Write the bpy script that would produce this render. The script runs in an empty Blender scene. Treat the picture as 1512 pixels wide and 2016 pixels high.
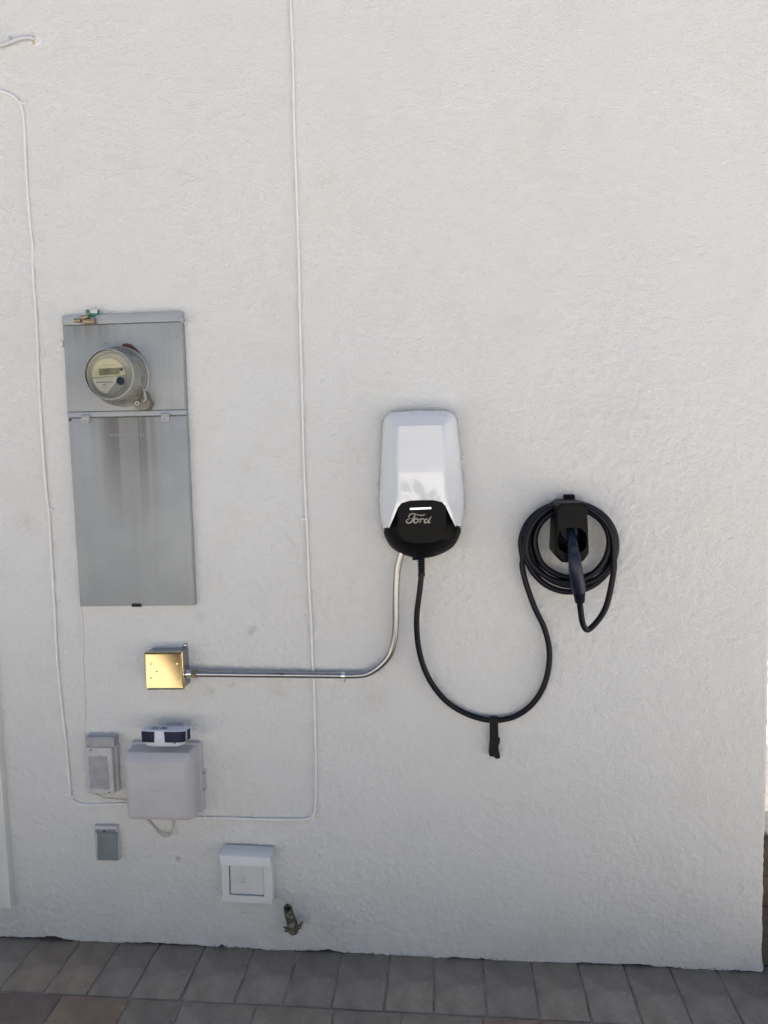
import bpy, bmesh, math, random
import numpy as np
from mathutils import Vector, Matrix, Quaternion

random.seed(7)
rng = np.random.RandomState(11)
scn = bpy.context.scene
COL = scn.collection

# ------------------------------------------------------------------ camera
FPX = 1456.0                      # focal length in photo pixels (1512 x 2016)
CAM = Vector((0.0, -2.04, 1.493))
PITCH, YAW, ROLL = math.radians(5.135), math.radians(5.0), math.radians(-1.427)
fwd = Vector((-math.sin(YAW) * math.cos(PITCH), math.cos(YAW) * math.cos(PITCH), -math.sin(PITCH)))
rt0 = Vector((math.cos(YAW), math.sin(YAW), 0))
up0 = rt0.cross(fwd)
RT = rt0 * math.cos(ROLL) + up0 * math.sin(ROLL)
UP = RT.cross(fwd)
cd = bpy.data.cameras.new('camera')
cam = bpy.data.objects.new('camera', cd)
COL.objects.link(cam)
cam.matrix_world = Matrix.Translation(CAM) @ Matrix((RT, UP, -fwd)).transposed().to_4x4()
cd.sensor_fit = 'VERTICAL'
cd.sensor_height = 36
cd.lens = FPX * 36 / 2016
cd.clip_start = 0.05
cd.clip_end = 1500
scn.camera = cam

# ------------------------------------------------------------------ light
SUN_EL = math.radians(61)
AZ = (-0.02, 0.9998)               # horizontal direction towards the sun: behind the wall
sd = Vector((AZ[0] * math.cos(SUN_EL), AZ[1] * math.cos(SUN_EL), math.sin(SUN_EL))).normalized()
world = bpy.data.worlds.new('World')
scn.world = world
world.use_nodes = True
wn = world.node_tree
bg = wn.nodes['Background']
sky = wn.nodes.new('ShaderNodeTexSky')
sky.sky_type = 'NISHITA'
sky.sun_disc = False
sky.sun_elevation = SUN_EL
sky.sun_rotation = math.atan2(AZ[0], AZ[1])
sky.air_density = 1.0
sky.dust_density = 2.0
sky.ozone_density = 1.0
wn.links.new(sky.outputs[0], bg.inputs[0])
bg.inputs[1].default_value = 0.060
sl = bpy.data.lights.new('sun', 'SUN')
sl.energy = 5.0
sl.angle = math.radians(0.5)
sl.color = (1.0, 0.955, 0.90)
sun = bpy.data.objects.new('sun', sl)
COL.objects.link(sun)
sun.location = sd * 30
sun.rotation_euler = (-sd).to_track_quat('-Z', 'Y').to_euler()
scn.view_settings.view_transform = 'Standard'
scn.view_settings.look = 'None'
scn.view_settings.gamma = 1
scn.view_settings.use_curve_mapping = False
scn.view_settings.exposure = 1.42
scn.cycles.max_bounces = 10
scn.cycles.transparent_max_bounces = 12

# ------------------------------------------------------------------ placing helpers
def P(px, py, d=0.0):
    """point seen at photo pixel (px,py) standing d metres proud of the wall plane y=0"""
    r = fwd + RT * ((px - 756) / FPX) - UP * ((py - 1008) / FPX)
    return CAM + r * ((-d - CAM.y) / r.y)

def gz(x):                        # the paving falls slightly to the right
    return -0.0115 * (x + 0.22)

def PG(px, py):
    r = fwd + RT * ((px - 756) / FPX) - UP * ((py - 1008) / FPX)
    # plane z = -0.0115 (x+.22)
    k = (-CAM.z - 0.0115 * (CAM.x + 0.22)) / (r.z + 0.0115 * r.x)
    return CAM + r * k

# ------------------------------------------------------------------ materials
MATS = {}
def mat(name, base, rough=0.6, metal=0.0, var=0.0, vscale=8.0, bump=0.0, bscale=200.0, spots=None, coat=0.0, spec=0.5):
    """procedural principled material: colour mottled by noise, fine bump"""
    m = bpy.data.materials.new(name)
    m.use_nodes = True
    nt = m.node_tree
    b = nt.nodes['Principled BSDF']
    b.inputs['Roughness'].default_value = rough
    b.inputs['Metallic'].default_value = metal
    b.inputs['Coat Weight'].default_value = coat
    b.inputs['Coat Roughness'].default_value = 0.02
    b.inputs['Specular IOR Level'].default_value = spec
    tc = nt.nodes.new('ShaderNodeTexCoord')
    n = nt.nodes.new('ShaderNodeTexNoise')
    n.inputs['Scale'].default_value = vscale
    n.inputs['Detail'].default_value = 6
    n.inputs['Roughness'].default_value = 0.65
    nt.links.new(tc.outputs['Object'], n.inputs['Vector'])
    r = nt.nodes.new('ShaderNodeValToRGB')
    r.color_ramp.elements[0].position = 0.3
    r.color_ramp.elements[1].position = 0.7
    c = np.array(base)
    lo, hi = c * (1 - var), np.minimum(c * (1 + var), 0.95)
    r.color_ramp.elements[0].color = (*lo, 1)
    r.color_ramp.elements[1].color = (*hi, 1)
    nt.links.new(n.outputs['Fac'], r.inputs[0])
    out = r.outputs[0]
    if spots:
        scol, sscale, thr = spots
        n2 = nt.nodes.new('ShaderNodeTexNoise')
        n2.inputs['Scale'].default_value = sscale
        n2.inputs['Detail'].default_value = 4
        nt.links.new(tc.outputs['Object'], n2.inputs['Vector'])
        mr = nt.nodes.new('ShaderNodeMapRange')
        mr.inputs[1].default_value = thr
        mr.inputs[2].default_value = thr + 0.06
        nt.links.new(n2.outputs['Fac'], mr.inputs[0])
        mx = nt.nodes.new('ShaderNodeMix')
        mx.data_type = 'RGBA'
        nt.links.new(mr.outputs[0], mx.inputs[0])
        nt.links.new(out, mx.inputs[6])
        mx.inputs[7].default_value = (*scol, 1)
        out = mx.outputs[2]
    nt.links.new(out, b.inputs['Base Color'])
    if bump:
        n3 = nt.nodes.new('ShaderNodeTexNoise')
        n3.inputs['Scale'].default_value = bscale
        n3.inputs['Detail'].default_value = 3
        nt.links.new(tc.outputs['Object'], n3.inputs['Vector'])
        bp = nt.nodes.new('ShaderNodeBump')
        bp.inputs['Strength'].default_value = 1.0
        bp.inputs['Distance'].default_value = bump
        nt.links.new(n3.outputs['Fac'], bp.inputs['Height'])
        nt.links.new(bp.outputs[0], b.inputs['Normal'])
    if name == 'gloss_white': b.inputs['Coat IOR'].default_value = 1.9
    MATS[name] = m
    return m

def nodes_of(m):
    nt = m.node_tree
    return nt, nt.nodes['Principled BSDF'], (lambda t: nt.nodes.new('ShaderNode' + t)), nt.links.new

SMUDGE = [(487, 917, .035, .45, (.58, .56, .44)), (497, 1243, .022, .9, (.42, .40, .36)), (412, 1362, .022, .7, (.42, .40, .34)), (452, 1345, .02, .8, (.40, .38, .32)), (545, 1362, .04, .5, (.5, .47, .42)),
          (52, 1030, .05, .6, (.52, .47, .40)), (740, 1378, .06, .5, (.52, .48, .42)), (395, 1215, .02, .6, (.5, .42, .3)), (700, 890, .05, .35, (.55, .53, .48)), (350, 1690, .012, .9, (.3, .22, .15)), (1060, 1300, .10, .35, (.56, .54, .52)), (640, 1200, .3, .25, (.55, .53, .50)), (660, 1830, .06, .5, (.5, .45, .42)), (640, 350, .05, .35, (.55, .53, .45)), (1180, 900, .2, .2, (.58, .56, .52))]
def stucco_material(name='stucco'):
    m = bpy.data.materials.new(name); m.use_nodes = True
    nt, b, N, lk = nodes_of(m)
    geo = N('NewGeometry')
    b.inputs['Roughness'].default_value = 0.92
    b.inputs['Specular IOR Level'].default_value = 0.25
    def noise(scale, detail, rough=0.6, sc=None):
        n = N('TexNoise'); n.inputs['Scale'].default_value = scale
        n.inputs['Detail'].default_value = detail; n.inputs['Roughness'].default_value = rough
        if sc:
            mp = N('Mapping'); mp.inputs['Scale'].default_value = sc
            lk(geo.outputs['Position'], mp.inputs[0]); lk(mp.outputs[0], n.inputs['Vector'])
        else:
            lk(geo.outputs['Position'], n.inputs['Vector'])
        return n.outputs['Fac']
    def rng_(v, a, b_, c=0.0, d=1.0):
        r = N('MapRange'); r.inputs[1].default_value = a; r.inputs[2].default_value = b_
        r.inputs[3].default_value = c; r.inputs[4].default_value = d
        lk(v, r.inputs[0]); return r.outputs[0]
    def mix(f, a, b_):
        x = N('Mix'); x.data_type = 'RGBA'; lk(f, x.inputs[0])
        for k, v in ((6, a), (7, b_)):
            if isinstance(v, tuple): x.inputs[k].default_value = (*v, 1)
            else: lk(v, x.inputs[k])
        return x.outputs[2]
    c = mix(rng_(noise(1.3, 3), 0.35, 0.65), (0.735, 0.725, 0.70), (0.72, 0.72, 0.715))
    c = mix(rng_(noise(5.5, 6, 0.7), 0.50, 0.78, 0, 0.55), c, (0.66, 0.645, 0.595))       # dusty patches
    c = mix(rng_(noise(2.2, 8, 0.75, (1, 1, 2.2)), 0.60, 0.76, 0, 0.40), c, (0.61, 0.595, 0.55))
    c = mix(rng_(noise(60, 4, 0.7), 0.62, 0.8, 0, 0.35), c, (0.52, 0.50, 0.45))
    # speckled specks of grit
    v = N('TexVoronoi'); v.inputs['Scale'].default_value = 42
    lk(geo.outputs['Position'], v.inputs['Vector'])
    pit = rng_(v.outputs['Distance'], 0.07, 0.03)
    rare = rng_(noise(9, 2), 0.60, 0.68)
    pm = N('Math'); pm.operation = 'MULTIPLY'; lk(pit, pm.inputs[0]); lk(rare, pm.inputs[1])
    c = mix(pm.outputs[0], c, (0.25, 0.22, 0.18))
    for (sx_, sy_, rr, k_, col_) in SMUDGE:
        cpt = P(sx_, sy_, 0)
        vd = N('VectorMath'); vd.operation = 'DISTANCE'; vd.inputs[1].default_value = cpt
        lk(geo.outputs['Position'], vd.inputs[0])
        near = rng_(vd.outputs['Value'], rr, rr * .15)
        mm = N('Math'); mm.operation = 'MULTIPLY'; lk(near, mm.inputs[0]); lk(rng_(noise(38, 5, .75), .38, .66, 0, k_), mm.inputs[1])
        c = mix(mm.outputs[0], c, col_)
    # splash dirt just above the ground
    sp = N('SeparateXYZ'); lk(geo.outputs['Position'], sp.inputs[0])
    low = rng_(sp.outputs[2], 0.30, 0.0)
    dm = N('Math'); dm.operation = 'MULTIPLY'; lk(low, dm.inputs[0]); lk(rng_(noise(7, 6, .7), 0.35, 0.7, 0.15, 0.8), dm.inputs[1])
    c = mix(dm.outputs[0], c, (0.56, 0.55, 0.53))
    lk(c, b.inputs['Base Color'])
    n1 = noise(230, 3, 0.6); n2 = noise(520, 2, 0.5)
    ad = N('Math'); ad.operation = 'MULTIPLY_ADD'; lk(n2, ad.inputs[0]); ad.inputs[1].default_value = 0.35; lk(n1, ad.inputs[2])
    bp = N('Bump'); bp.inputs['Distance'].default_value = 0.0048; bp.inputs['Strength'].default_value = 1.0
    lk(ad.outputs[0], bp.inputs['Height']); lk(bp.outputs[0], b.inputs['Normal'])
    return m

M_ST = stucco_material()
M_CABLEW = mat('white_painted_cable', (0.715, 0.705, 0.69), 0.55, var=0.06, vscale=25)
M_PANEL = mat('grey_enamel', (0.31, 0.33, 0.35), 0.5, var=0.07, vscale=9, bump=0.0003, bscale=500, spots=((0.12, 0.09, 0.07), 70, 0.75))
M_PANELD = mat('grey_enamel_old', (0.27, 0.285, 0.30), 0.55, var=0.10, vscale=14)
M_GAP = mat('dark_gap', (0.02, 0.018, 0.016), 0.9)
M_RUST = mat('rust', (0.075, 0.035, 0.024), 0.85, var=0.4, vscale=60)
M_SCRW = mat('yellow_screw', (0.75, 0.58, 0.30), 0.3, metal=1.0, var=.1)
M_BRASS = mat('tarnished_brass', (0.30, 0.24, 0.15), 0.5, metal=0.6, var=0.35, vscale=90, bump=0.0006, bscale=300)
M_GREEN = mat('green_plastic', (0.012, 0.13, 0.085), 0.4, var=0.1)
M_GREY = mat('aged_grey_plastic', (0.46, 0.45, 0.46), 0.5, var=0.07, vscale=12, bump=0.0003, bscale=300)
M_GREYB = mat('pale_grey_plastic', (0.52, 0.52, 0.54), 0.45, var=0.05, vscale=15)
M_OLD = mat('weathered_cream_box', (0.49, 0.48, 0.47), 0.65, var=0.12, vscale=18, bump=0.0006, bscale=120, spots=((0.16, 0.14, 0.12), 40, 0.70))
M_OLDG = mat('weathered_grey_paint', (0.33, 0.325, 0.34), 0.7, var=0.18, vscale=30, bump=0.0004, bscale=250)
M_SLATE = mat('slate_grey_metal', (0.19, 0.215, 0.23), 0.55, var=0.15, vscale=18, bump=0.0004, bscale=300)
M_VENT = mat('vent_white', (0.66, 0.665, 0.66), 0.45, var=0.04, vscale=20)
M_VENTP = mat('vent_panel_grey', (0.62, 0.625, 0.615), 0.5, var=0.08, vscale=14, spots=((0.36, 0.31, 0.26), 22, 0.72))
M_WHITE = mat('gloss_white', (0.66, 0.675, 0.70), 0.10, var=0.01, coat=1.0)
M_BLACK = mat('satin_black', (0.004, 0.004, 0.0043), 0.40, var=0.1, vscale=30, bump=0.0001, bscale=900, spec=0.11)
M_BLACKG = mat('gloss_black', (0.010, 0.010, 0.012), 0.22, var=0.1)
M_CORD = mat('black_rubber_cord', (0.0035, 0.0042, 0.0095), 0.40, var=0.15, vscale=60, spec=0.22)  # bluish sheen of the sky put into the black base colour
M_HANDLE = mat('sky_tint_black_handle', (0.004, 0.009, 0.026), 0.36, var=0.1, spec=0.35)  # black plastic with the blue sky reflection mixed into its colour
M_FABRIC = mat('black_webbing', (0.007, 0.007, 0.008), 0.9, var=0.3, vscale=300)
M_STEEL = mat('galvanised_conduit', (0.36, 0.36, 0.355), 0.27, metal=1.0, var=0.06, vscale=30, spots=((0.05, 0.05, 0.06), 16, 0.73))
M_STEELD = mat('dull_steel', (0.30, 0.31, 0.33), 0.42, metal=0.85, var=0.12, vscale=40)
M_GOLD = mat('yellow_passivated_steel', (0.66, 0.51, 0.26), 0.19, metal=1.0, var=0.12, vscale=16, bump=0.0004, bscale=14)
M_CHROME = mat('chrome', (0.85, 0.85, 0.86), 0.15, metal=1.0, var=0.02)
M_BADGE = mat('brushed_badge', (0.24, 0.235, 0.23), 0.32, metal=1.0, var=.35, vscale=60)
M_NAVY = mat('navy_glass', (0.008, 0.008, 0.035), 0.2, var=0.2)
M_LEDW = mat('white_shell', (0.62, 0.65, 0.72), 0.4, var=0.04)
M_CREAM = mat('meter_face_cream', (0.64, 0.60, 0.42), 0.5, var=0.04)
M_LABEL = mat('label_white', (0.72, 0.70, 0.64), 0.5, var=0.04)
M_LCD = mat('lcd', (0.13, 0.13, 0.05), 0.3, var=0.1, vscale=120)
M_INK = mat('ink', (0.01, 0.01, 0.02), 0.6)
M_INKG = mat('faded_ink', (0.12, 0.115, 0.10), 0.6)
M_MGREY = mat('meter_body_grey', (0.34, 0.335, 0.29), 0.45, var=0.15, vscale=22)
M_TAUPE0 = mat('taupe_mark', (0.38, 0.34, 0.29), 0.8, var=.2, vscale=80)
M_BRKT = mat('dirty_bracket', (0.17, 0.15, 0.12), 0.7, var=0.35, vscale=60)
M_TEAL = mat('teal_label', (0.02, 0.30, 0.30), 0.5)
M_BRONZE = mat('corroded_bronze', (0.085, 0.072, 0.055), 0.7, metal=0.3, var=0.5, vscale=130, bump=0.0012, bscale=260, spots=((0.26, 0.25, 0.20), 60, 0.52))
M_TRIM = mat('trim_white', (0.66, 0.66, 0.62), 0.5, var=0.05)
M_CORE = mat('dark_foundation', (0.05, 0.047, 0.043), 0.95, var=0.4, vscale=60, bump=0.003, bscale=80)
M_BRONZER = mat('ink_scuff', (0.02, 0.02, 0.025), 0.6)

def glow(name, col, s):
    m = bpy.data.materials.new(name); m.use_nodes = True
    b = m.node_tree.nodes['Principled BSDF']
    b.inputs['Base Color'].default_value = (*col, 1)
    b.inputs['Emission Color'].default_value = (*col, 1)
    b.inputs['Emission Strength'].default_value = s
    return m
M_LED = glow('led_white', (0.9, 0.92, 1.0), 0.36)

def glass_shell(name, tint, haze):
    """thin clear plastic cover: mostly lets light straight through, mirrors a little, dusted"""
    m = bpy.data.materials.new(name); m.use_nodes = True
    nt = m.node_tree; nt.nodes.clear()
    N = lambda t: nt.nodes.new('ShaderNode' + t)
    lk = nt.links.new
    o = N('OutputMaterial'); t = N('BsdfTransparent'); t.inputs[0].default_value = (*tint, 1)
    g = N('BsdfGlossy'); g.inputs['Roughness'].default_value = 0.08
    df = N('BsdfDiffuse'); df.inputs[0].default_value = (0.50, 0.50, 0.45, 1)
    tc = N('TexCoord'); nz = N('TexNoise'); nz.inputs['Scale'].default_value = 25; nz.inputs['Detail'].default_value = 5
    lk(tc.outputs['Object'], nz.inputs['Vector'])
    mr = N('MapRange'); mr.inputs[1].default_value = 0.3; mr.inputs[2].default_value = 0.75
    mr.inputs[3].default_value = haze * 0.6; mr.inputs[4].default_value = haze * 1.4
    lk(nz.outputs['Fac'], mr.inputs[0])
    m1 = N('MixShader'); lk(mr.outputs[0], m1.inputs[0]); lk(t.outputs[0], m1.inputs[1]); lk(df.outputs[0], m1.inputs[2])
    f = N('Fresnel'); f.inputs[0].default_value = 1.5
    m2 = N('MixShader'); lk(f.outputs[0], m2.inputs[0]); lk(m1.outputs[0], m2.inputs[1]); lk(g.outputs[0], m2.inputs[2])
    lk(m2.outputs[0], o.inputs[0])
    return m
M_GLASSF = glass_shell('clear_cover_front', (0.96, 0.965, 0.94), 0.03)
M_GLASSS = glass_shell('clear_cover_side', (0.85, 0.87, 0.82), 0.40)

# ------------------------------------------------------------------ object helpers
def tag(o, label=None, cat=None, group=None, kind=None):
    if label: o['label'] = label
    if cat: o['category'] = cat
    if group: o['group'] = group
    if kind: o['kind'] = kind
    return o

def thing(name, label, cat, loc, group=None):
    o = bpy.data.objects.new(name, None)
    o.empty_display_size = 0.05
    COL.objects.link(o)
    o.location = loc
    return tag(o, label, cat, group)

def origin_of(parent):
    v = Vector((0, 0, 0))
    while parent:
        v = v + Vector(parent.location)
        parent = parent.parent
    return v

def link_mesh(name, me, m, parent=None, smooth=35, loc=None):
    """me is in world coordinates; it is re-based on its parent (or on loc)"""
    o = bpy.data.objects.new(name, me)
    COL.objects.link(o)
    base = origin_of(parent) if parent else Vector((0, 0, 0))
    if loc is None: loc = base
    me.transform(Matrix.Translation(-Vector(loc)))
    o.parent = parent
    o.location = Vector(loc) - base
    if m is not None:
        for mm in (m if isinstance(m, (list, tuple)) else [m]): me.materials.append(mm)
    if smooth:
        me.polygons.foreach_set('use_smooth', [True] * len(me.polygons))
        me.set_sharp_from_angle(angle=math.radians(smooth))
    me.update()
    return o

def mesh(verts, faces, fix=True):
    me = bpy.data.meshes.new('m')
    me.from_pydata([tuple(v) for v in verts], [], faces)
    if fix:
        b = bmesh.new(); b.from_mesh(me)
        bmesh.ops.remove_doubles(b, verts=b.verts, dist=1e-6)
        bmesh.ops.recalc_face_normals(b, faces=b.faces)
        b.to_mesh(me); b.free()
    return me

class MB:
    def __init__(s): s.v = []; s.f = []
    def add(s, v, f):
        k = len(s.v); s.v += [Vector(a) for a in v]; s.f += [tuple(i + k for i in q) for q in f]; return s
    def loft(s, rings, cap0=True, cap1=True, closed=True):
        n = len(rings[0]); v = [p for r in rings for p in r]; f = []
        for i in range(len(rings) - 1):
            for j in range(n if closed else n - 1):
                a = i * n + j; b = i * n + (j + 1) % n
                f.append((a, b, b + n, a + n))
        if cap0: f.append(tuple(range(n))[::-1])
        if cap1: f.append(tuple((len(rings) - 1) * n + j for j in range(n)))
        return s.add(v, f)
    def build(s, name, m, parent=None, smooth=35, loc=None):
        return link_mesh(name, mesh(s.v, s.f), m, parent, smooth, loc)

def rrect(c, w, h, r, rot=0.0, d=0.0, n=4):
    """rounded rectangle ring in the wall plane, centre c (Vector), at depth d"""
    pts = []
    r = max(min(r, w / 2 - 1e-4, h / 2 - 1e-4), 1e-4)
    for (sx, sz, a0) in ((1, 1, 0), (-1, 1, 90), (-1, -1, 180), (1, -1, 270)):
        for k in range(n + 1):
            a = math.radians(a0 + 90 * k / n)
            x = sx * (w / 2 - r) + r * math.cos(a); z = sz * (h / 2 - r) + r * math.sin(a)
            pts.append(Vector((c.x + x * math.cos(rot) - z * math.sin(rot), -d, c.z + x * math.sin(rot) + z * math.cos(rot))))
    return pts

def rect_px(x0, y0, x1, y1, d):
    c = P((x0 + x1) / 2, (y0 + y1) / 2, d)
    w = (P(x1, (y0 + y1) / 2, d) - P(x0, (y0 + y1) / 2, d)).length
    h = (P((x0 + x1) / 2, y0, d) - P((x0 + x1) / 2, y1, d)).length
    return c, w, h

def slab(mb, c, w, h, d0, d1, r=0.003, bev=0.002, rot=0.0, n=3):
    """box standing off the wall from depth d0 to d1, front edges eased"""
    mb.loft([rrect(c, w, h, r, rot, d0, n), rrect(c, w, h, r, rot, d1 - bev, n),
             rrect(c, w - bev * .6, h - bev * .6, r, rot, d1 - bev * .3, n),
             rrect(c, w - 2 * bev, h - 2 * bev, max(r - bev * .5, .0004), rot, d1, n)])
    return mb

def catmull(pts, seg=6):
    pts = [Vector(p) for p in pts]
    q = [pts[0] * 2 - pts[1]] + pts + [pts[-1] * 2 - pts[-2]]
    out = []
    for i in range(1, len(q) - 2):
        for k in range(seg):
            t = k / seg
            a, b, c, e = q[i - 1], q[i], q[i + 1], q[i + 2]
            out.append(0.5 * ((2 * b) + (c - a) * t + (2 * a - 5 * b + 4 * c - e) * t * t + (3 * b - a - 3 * c + e) * t ** 3))
    out.append(pts[-1])
    return out

def tube(mb, path, r, n=10, cap=True):
    """tube along a path; r a number or a list of radii"""
    path = [Vector(p) for p in path]
    rr = r if isinstance(r, (list, tuple)) else [r] * len(path)
    t0 = (path[1] - path[0]).normalized()
    u = t0.orthogonal().normalized()
    rings = []
    for i, p in enumerate(path):
        t = (path[min(i + 1, len(path) - 1)] - path[max(i - 1, 0)]).normalized()
        u = (u - t * u.dot(t)).normalized()
        w = t.cross(u)
        rings.append([p + (u * math.cos(a) + w * math.sin(a)) * rr[i] for a in [2 * math.pi * k / n for k in range(n)]])
    return mb.loft(rings, cap, cap)

def lathe(mb, c, prof, n=40, axis=Vector((0, -1, 0)), cap0=False, cap1=True, sq=1.0):
    """prof: list of (radius, distance along axis) from c"""
    ax = axis.normalized()
    u = Vector((1, 0, 0)); u = (u - ax * u.dot(ax)).normalized(); w = ax.cross(u)
    rings = [[c + ax * d + (u * math.cos(a) + w * math.sin(a) * sq) * r for a in [2 * math.pi * k / n for k in range(n)]] for r, d in prof]
    return mb.loft(rings, cap0, cap1)

def ribbon(mb, pts, w, th, d0):
    """flat stroke of width w (number or list) lying in the wall plane at depth d0, thickness th"""
    n = len(pts); ws = w if isinstance(w, (list, tuple)) else [w] * n
    rings = []
    for i, p in enumerate(pts):
        t = (pts[min(i + 1, n - 1)] - pts[max(i - 1, 0)]); t.y = 0; t = t.normalized()
        s = Vector((-t.z, 0, t.x)) * ws[i] / 2
        a, b = Vector(p), Vector(p)
        rings.append([Vector((a.x + s.x, -d0, a.z + s.z)), Vector((a.x - s.x, -d0, a.z - s.z)),
                      Vector((a.x - s.x, -d0 - th, a.z - s.z)), Vector((a.x + s.x, -d0 - th, a.z + s.z))])
    return mb.loft(rings)

def screw(parent, px, py, d, r=0.0035, m=None, name='screw'):
    c = P(px, py, d)
    mb = MB(); lathe(mb, c, [(r, -0.004), (r, .0008), (r * .8, .0018), (r * .3, .0020)], 14)
    o = mb.build(name, m or M_STEELD, parent)
    return o

# ------------------------------------------------------------------ stucco wall
XC = P(1507, 1700, 0).x            # right-hand corner of the house
H = 3.30                           # parapet height
XL = -7.0
DEPTH = 0.86                       # the wing carrying this wall is shallow at its right end

def vnoise(nx, nz, sx, sz, cell, seed):
    """smooth value noise on a grid of nx*nz points covering sx*sz metres, feature size cell (m)"""
    r = np.random.RandomState(seed)
    gx, gz_ = int(sx / cell) + 4, int(sz / cell) + 4
    g = r.rand(gz_, gx)
    X = np.linspace(0, sx / cell, nx); Z = np.linspace(0, sz / cell, nz)
    def w(t):
        i = np.floor(t).astype(int); f = t - i
        return i, np.stack([(1 - f) ** 3 / 6, (3 * f ** 3 - 6 * f ** 2 + 4) / 6, (-3 * f ** 3 + 3 * f ** 2 + 3 * f + 1) / 6, f ** 3 / 6])
    ix, wx = w(X); iz, wz = w(Z)
    rows = sum(g[:, np.minimum(ix + k, gx - 1)] * wx[k] for k in range(4))
    return (sum(rows[np.minimum(iz + k, gz_ - 1), :] * wz[k][:, None] for k in range(4)) - 0.5) * 2.2

def vn_crumb(x):
    return .35 + .35 * math.sin(x * 9 + 1) + .3 * math.sin(x * 23)

house = thing('house', 'white stuccoed house wing whose shaded wall carries the meter and charger', 'house', (0, 0.4, 0))

X0, X1, Z1 = -1.75, XC, 3.08
RC = 0.012                         # corner radius
step = 0.0036
arc = RC * math.pi / 2
nx = int((X1 - RC - X0) / step) + 1
nz = int(Z1 / step) + 1
SX, SZ = X1 - X0, Z1
xs = np.concatenate([np.linspace(X0, X1 - RC, nx), np.full(24, 0.0)])
# beyond the last flat column the sheet turns the corner and runs back 6 cm
ncor = 24
sarc = np.linspace(0, arc + 0.06, ncor + 1)[1:]
cx_, cy_ = [], []
for s in sarc:
    if s < arc:
        a = s / RC; cx_.append(X1 - RC + RC * math.sin(a)); cy_.append(RC - RC * math.cos(a))
    else:
        cx_.append(X1); cy_.append(RC + s - arc)
xs = np.concatenate([np.linspace(X0, X1 - RC, nx), cx_])
ys = np.concatenate([np.zeros(nx), cy_])
nnx = np.concatenate([np.zeros(nx), [math.sin(min(s / RC, math.pi / 2)) for s in sarc]])
nny = np.concatenate([-np.ones(nx), [-math.cos(min(s / RC, math.pi / 2)) for s in sarc]])
NX = nx + ncor
lin = np.concatenate([np.linspace(0, SX, nx), SX + sarc])
def field(cell, seed):
    full = vnoise(int((SX + .1) / step) + 1, nz, SX + .1, SZ, cell, seed)
    cols = np.clip((lin / step).astype(int), 0, full.shape[1] - 1)
    return full[:, cols]
big = field(0.35, 1); med = field(0.06, 2)
a1 = field(0.0085, 3); a2 = field(0.0056, 4); a3 = field(0.018, 5)
dab = a1 * 0.85 + a2 * 0.75 + a3 * 0.3
dab = np.clip(dab, -0.55, 0.8)                     # flattened dabs of render with pits between
amp = np.clip(0.85 + 0.5 * field(0.25, 8), 0.35, 1.4)
zz = np.linspace(0, Z1, nz)[:, None] * np.ones((1, NX))
amp = amp * (1.0 - 0.24 * zz)
disp = dab * 0.0030 * amp + med * 0.0007 + big * 0.0028
edge = np.clip((lin) / 0.05, 0, 1)[None, :]
top = np.clip((Z1 - zz) / 0.05, 0, 1)
disp = disp * edge * top
# base edge: ragged, following the sloping ground with a narrow gap above it
rag = field(0.03, 21)[0] * 0.0035 + field(0.12, 22)[0] * 0.005 + field(0.009, 23)[0] * 0.0020
gl = -0.0115 * (xs + 0.22) + 0.0030 + rag
bumpx = P(105, 1850, 0).x
gl += 0.011 * np.exp(-((xs - bumpx) / 0.035) ** 2)
gl += 0.010 * np.exp(-((xs - P(438, 1868, 0).x) / 0.008) ** 2)
gl += 0.008 * np.exp(-((xs - P(645, 1875, 0).x) / 0.02) ** 2)
bl = np.clip(1 - zz / 0.5, 0, 1)
zz2 = zz + gl[None, :] * bl ** 2
# plaster belly at the left foot and a flared toe at the corner
xw = 0.003 * field(0.2, 31)[:, -1:] + 0.010 * np.exp(-(zz / 0.035) ** 2)
isr = (lin / lin.max())[None, :] ** 30
VX = xs[None, :] + nnx[None, :] * disp + xw * isr
VY = ys[None, :] + nny[None, :] * disp
co = np.stack([VX, VY, zz2], -1).reshape(-1, 3).astype(np.float32)
idx = np.arange(nz * NX).reshape(nz, NX)
q = np.stack([idx[:-1, :-1], idx[:-1, 1:], idx[1:, 1:], idx[1:, :-1]], -1).reshape(-1, 4)
me = bpy.data.meshes.new('stucco')
me.vertices.add(len(co)); me.vertices.foreach_set('co', co.ravel())
me.loops.add(q.size); me.loops.foreach_set('vertex_index', q.ravel().astype(np.int32))
me.polygons.add(len(q))
me.polygons.foreach_set('loop_start', np.arange(0, q.size, 4, dtype=np.int32))
me.update(calc_edges=True)
me.validate()
wall_o = link_mesh('front_wall', me, M_ST, house, smooth=0)
me.polygons.foreach_set('use_smooth', [True] * len(me.polygons))

def box_faces(mb, x0, x1, y0, y1, z0, z1, skip=''):
    v = [(x0, y0, z0), (x1, y0, z0), (x1, y1, z0), (x0, y1, z0), (x0, y0, z1), (x1, y0, z1), (x1, y1, z1), (x0, y1, z1)]
    fs = {'f': (0, 1, 5, 4), 'r': (1, 2, 6, 5), 'b': (2, 3, 7, 6), 'l': (3, 0, 4, 7), 'd': (0, 3, 2, 1), 't': (4, 5, 6, 7)}
    return mb.add(v, [f for k, f in fs.items() if k not in skip])

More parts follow.
